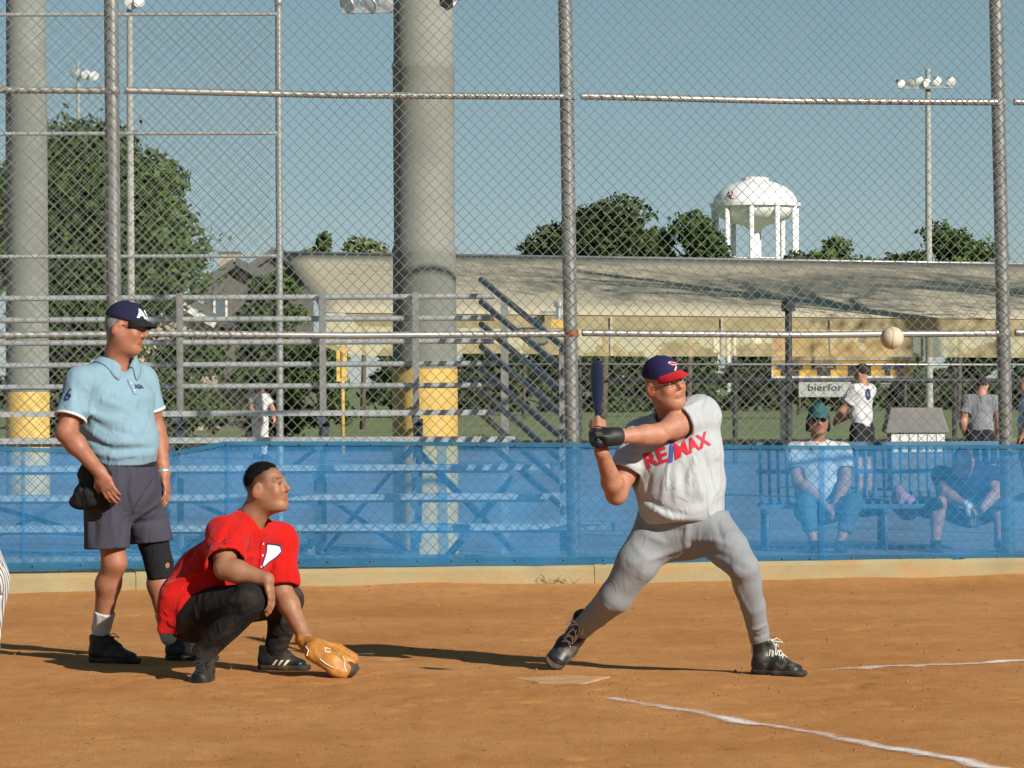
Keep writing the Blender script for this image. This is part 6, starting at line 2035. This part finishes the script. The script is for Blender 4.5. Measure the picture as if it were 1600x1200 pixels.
# bench behind the windscreen
M['bench'] = mat('blue_bench_paint', (0.07, 0.16, 0.26), rough=.5, var=.15, scale=4)
YN = 29.3
bx0, bx1 = at(1186, 800, YN).x, at(1572, 800, YN).x
bn_ = thing('park_bench', ((bx0 + bx1) / 2, YN, 0), 'blue slatted metal bench behind the windscreen', 'bench')
ns = 28
for i in range(ns):
    x = bx0 + .03 + (bx1 - bx0 - .06) * i / (ns - 1)
    MB().tube([(x, YN - .28, .37), (x, YN - .24, .415), (x, YN + .12, .40), (x, YN + .20, .47), (x, YN + .30, .88)], .014, 6).build('slat', M['bench'], bn_, True)
for (y, z) in ((YN - .27, .385), (YN + .15, .385), (YN + .305, .89), (YN + .26, .66)):
    MB().box(bx0, bx1, y - .02, y + .02, z - .025, z + .012).build('rail', M['bench'], bn_)
for x in (bx0 + .05, (bx0 + bx1) / 2, bx1 - .05):
    for y in (YN - .22, YN + .22):
        MB().tube([(x, y, .012), (x, y, .37)], .022, 8).build('leg', M['bench'], bn_, True)
    MB().box(x - .02, x + .02, YN - .3, YN + .25, .33, .36).build('support', M['bench'], bn_)

def W_(px, py, dy=0): return at(px, py, YN + dy)
F0 = Vector((0, -1, 0)); SX = Vector((1, 0, 0))
wy = W_(1280, 655, -.08)
J = dict(head=W_(1279, 655, -.12), neck=W_(1277, 690, -.06), shR=W_(1240, 706, -.02), shL=W_(1316, 706, -.02), elR=W_(1246, 752, -.10), elL=W_(1322, 750, -.10), wrR=W_(1290, 790, -.32), wrL=W_(1306, 788, -.32),
         pel=W_(1278, 797, .0), hpR=W_(1258, 798, -.02), hpL=W_(1300, 798, -.02), knR=W_(1258, 788, -.44), knL=W_(1334, 786, -.44), anR=W_(1272, 855, -.50), anL=W_(1312, 855, -.50), pm=Vector((0, 0, -1)))
J['anR'].z = J['anL'].z = .09
sec_ = [(W_(1277, 706, -.02), .17, .085), (W_(1277, 730, -.03), .18, .12), (W_(1278, 765, -.03), .165, .13), (W_(1278, 790, .0), .17, .13)]
sw = bystander('seated woman in white shirt and teal cap with long dark hair', J, SX, F0, sec_, (0, -1, -.1), (0, 0, 1), .98, M['skin_by'], M['white_tee'], M['jeans'], M['hair_brown'], .013, capc=M['teal_cap'], long_hair=True, shoe_c=.72)
Hs = Head(J['head'], (0, -1, -.1), (0, 0, 1), .98)
mb = MB()
for q in (-1, 1): mb.frame(Hs.w(q * .033, .103, .006), Hs.r, Hs.f, Hs.u, .025, .003, .014)
mb.tube([Hs.w(-.06, .1, .012), Hs.w(.06, .1, .012)], .003, 5); mb.build('sunglasses', M['glasses'], sw)

J = dict(head=W_(1506, 722, -.42), neck=W_(1507, 738, -.26), shR=W_(1470, 742, -.16), shL=W_(1552, 742, -.16), elR=W_(1478, 770, -.40), elL=W_(1556, 772, -.40), wrR=W_(1512, 790, -.56), wrL=W_(1530, 800, -.56),
         pel=W_(1515, 800, .0), hpR=W_(1496, 800, -.02), hpL=W_(1536, 800, -.02), knR=W_(1466, 788, -.45), knL=W_(1562, 788, -.45), anR=W_(1462, 850, -.48), anL=W_(1564, 850, -.48), pm=Vector((0, 0, -1)))
J['anR'].z = J['anL'].z = .09
sec_ = [(W_(1511, 742, -.16), .19, .09), (W_(1512, 755, -.12), .20, .13), (W_(1514, 780, -.05), .185, .15), (W_(1515, 795, .0), .185, .14)]
bystander('man in navy shirt leaning forward at the right end of the bench', J, SX, F0, sec_, (0, -.85, -.35), (0, -.3, .95), 1.0, M['skin_by'], M['navy_tee'], M['dark_shorts'], M['hair_brown'], .013, shorts=True)
tw = W_(1520, 806, -.56)
tag(sdf_obj('towel', [rc(W_(1512, 790, -.58), .035, W_(1524, 818, -.58), .04, .03), rc(W_(1500, 784, -.5), .03, W_(1516, 790, -.56), .035, .03)], M['white_tee'], None, .009, bump=wob(5, .006, 40)), 'white towel in the hands of the man leaning forward on the bench', 'towel')
M['pink_bag'] = cloth('mauve_bag_cloth', (0.36, 0.19, 0.28))
tag(sdf_obj('handbag', [ell(W_(1412, 788, -.12), (.11, .09, .10), k=.03), rc(W_(1404, 768, -.12), .05, W_(1420, 800, -.12), .07, .03)], M['pink_bag'], None, .010, bump=wob(15, .008, 30)), 'mauve bag lying on the bench between the two sitters', 'bag')
tag(sdf_obj('sports_bag', [ell(W_(1352, 796, -.08), (.17, .12, .055), k=.03), rc(W_(1330, 788, -.08), .05, W_(1376, 790, -.08), .055, .03)], M['bag'], None, .010, bump=wob(16, .008, 30)), 'black bag beside the seated woman on the bench', 'bag')
tag(sdf_obj('sports_bag', [ell(W_(1448, 796, -.05), (.13, .10, .07), k=.03), rc(W_(1440, 784, -.08), .05, W_(1460, 792, -.08), .06, .03)], M['bag'], None, .010, bump=wob(18, .008, 30)), 'black bag beside the man in navy on the bench', 'bag')


def standing(px, ytop, Y, F, label, skin, sh, pa, hair, hgt=None, lean=0.0, **kw):
    F = Vector(F).normalized(); Sd = Vector((-F.y, F.x, 0))
    base = at(px, 600, Y); top = at(px, ytop, Y).z
    k = top / 1.78
    X, Yb = base.x, Y
    g = lambda s, f, z: Vector((X, Yb, .012)) + Sd * s * k + F * (f + lean * max(0, z - .95)) * k + Z * z * k
    J = dict(head=g(0, .02, 1.655), neck=g(0, -.01, 1.49), shL=g(.185, 0, 1.42), shR=g(-.185, 0, 1.42), elL=g(.25, .0, 1.14), elR=g(-.25, .0, 1.14), wrL=g(.22, .10, .92), wrR=g(-.22, .10, .92),
             pel=g(0, 0, .92), hpL=g(.095, 0, .90), hpR=g(-.095, 0, .90), knL=g(.11, .02, .50), knR=g(-.11, .02, .50), anL=g(.12, -.02, .09), anR=g(-.12, -.02, .09), pm=-F)
    for kk, vv_ in kw.pop('J', {}).items(): J[kk] = g(*vv_)
    sec_ = [(g(0, 0, 1.42), .17 * k, .09 * k), (g(0, .01, 1.30), .185 * k, .12 * k), (g(0, .02, 1.10), .17 * k, .13 * k), (g(0, 0, .93), .17 * k, .125 * k)]
    return bystander(label, J, Sd, F, sec_, F + Z * kw.pop('hz', -.05), (0, 0, 1), k, skin, sh, pa, hair, **kw), J, g


st, J, g = standing(1347, 569, 42.0, (-.75, .55, 0), 'standing player in white jersey seen from behind above the bench', M['skin_by'], M['white_tee'], M['dark_shorts'], M['hair_brown'], h=.014, shorts=True,
                    J=dict(elR=(-.24, .16, 1.16), wrR=(-.10, .34, 1.05), elL=(.24, .16, 1.16), wrL=(.1, .34, 1.05)))
sh_ = [o_ for o_ in st.children if o_.name.startswith('shirt')]
decal('lettering', text_bm('0', .17, .9, 0, .012), at(1369, 617, 41.6), (1, 0.2, 0), (0, 0, 1), sh_, M['print_navy'], sh_[0], .008, 2)
standing(1533, 589, 40.0, (.2, 1, 0), 'dark-haired man in grey shirt seen from behind near the right fence post', M['skin_by'], M['grey_tee'], M['dark_shorts'], M['hair_brown'], h=.014, shorts=True, lean=.25)
standing(1606, 590, 41.0, (-1, .1, 0), 'person in pale blue shirt cut off by the right edge behind the fence', M['skin_by'], M['sky_tee'], M['dark_shorts'], M['hair_brown'], h=.014, shorts=True)
standing(406, 598, 66.0, (.65, -.76, 0), 'distant man in white shirt seen between the bleacher rails', M['skin_by'], M['white_tee'], M['pinstripe'], M['hair_grey'], h=.014,
         J=dict(elR=(-.30, .08, 1.18), wrR=(-.24, .22, .98), elL=(.30, .08, 1.18), wrL=(.24, .22, .98)))
# teammate at the left edge, close to the camera
M['navy_jkt'] = cloth('navy_jacket', (0.02, 0.022, 0.05))
def pin_mat():
    m, nt, b, out = new_mat('pinstripe_cloth'); L = nt.links.new
    geo = N(nt, 'ShaderNodeNewGeometry')
    w = N(nt, 'ShaderNodeTexWave', Scale=18.0, Distortion=.6); w.bands_direction = 'DIAGONAL'; L(geo.outputs['Position'], w.inputs['Vector'])
    r = ramp(nt, w.outputs['Fac'], [(.70, (.62, .60, .57)), (.82, (.05, .05, .06))]); L(r.outputs['Color'], b.inputs['Base Color']); b.inputs['Roughness'].default_value = .9
    return m
M['pin'] = pin_mat()
nearp, J, g = standing(-66, 428, 9.4, (-1, .12, 0), 'teammate in pinstriped trousers cut off at the left edge', M['skin_by'], M['navy_jkt'], M['pin'], M['hair_brown'], h=.014, lean=.45)
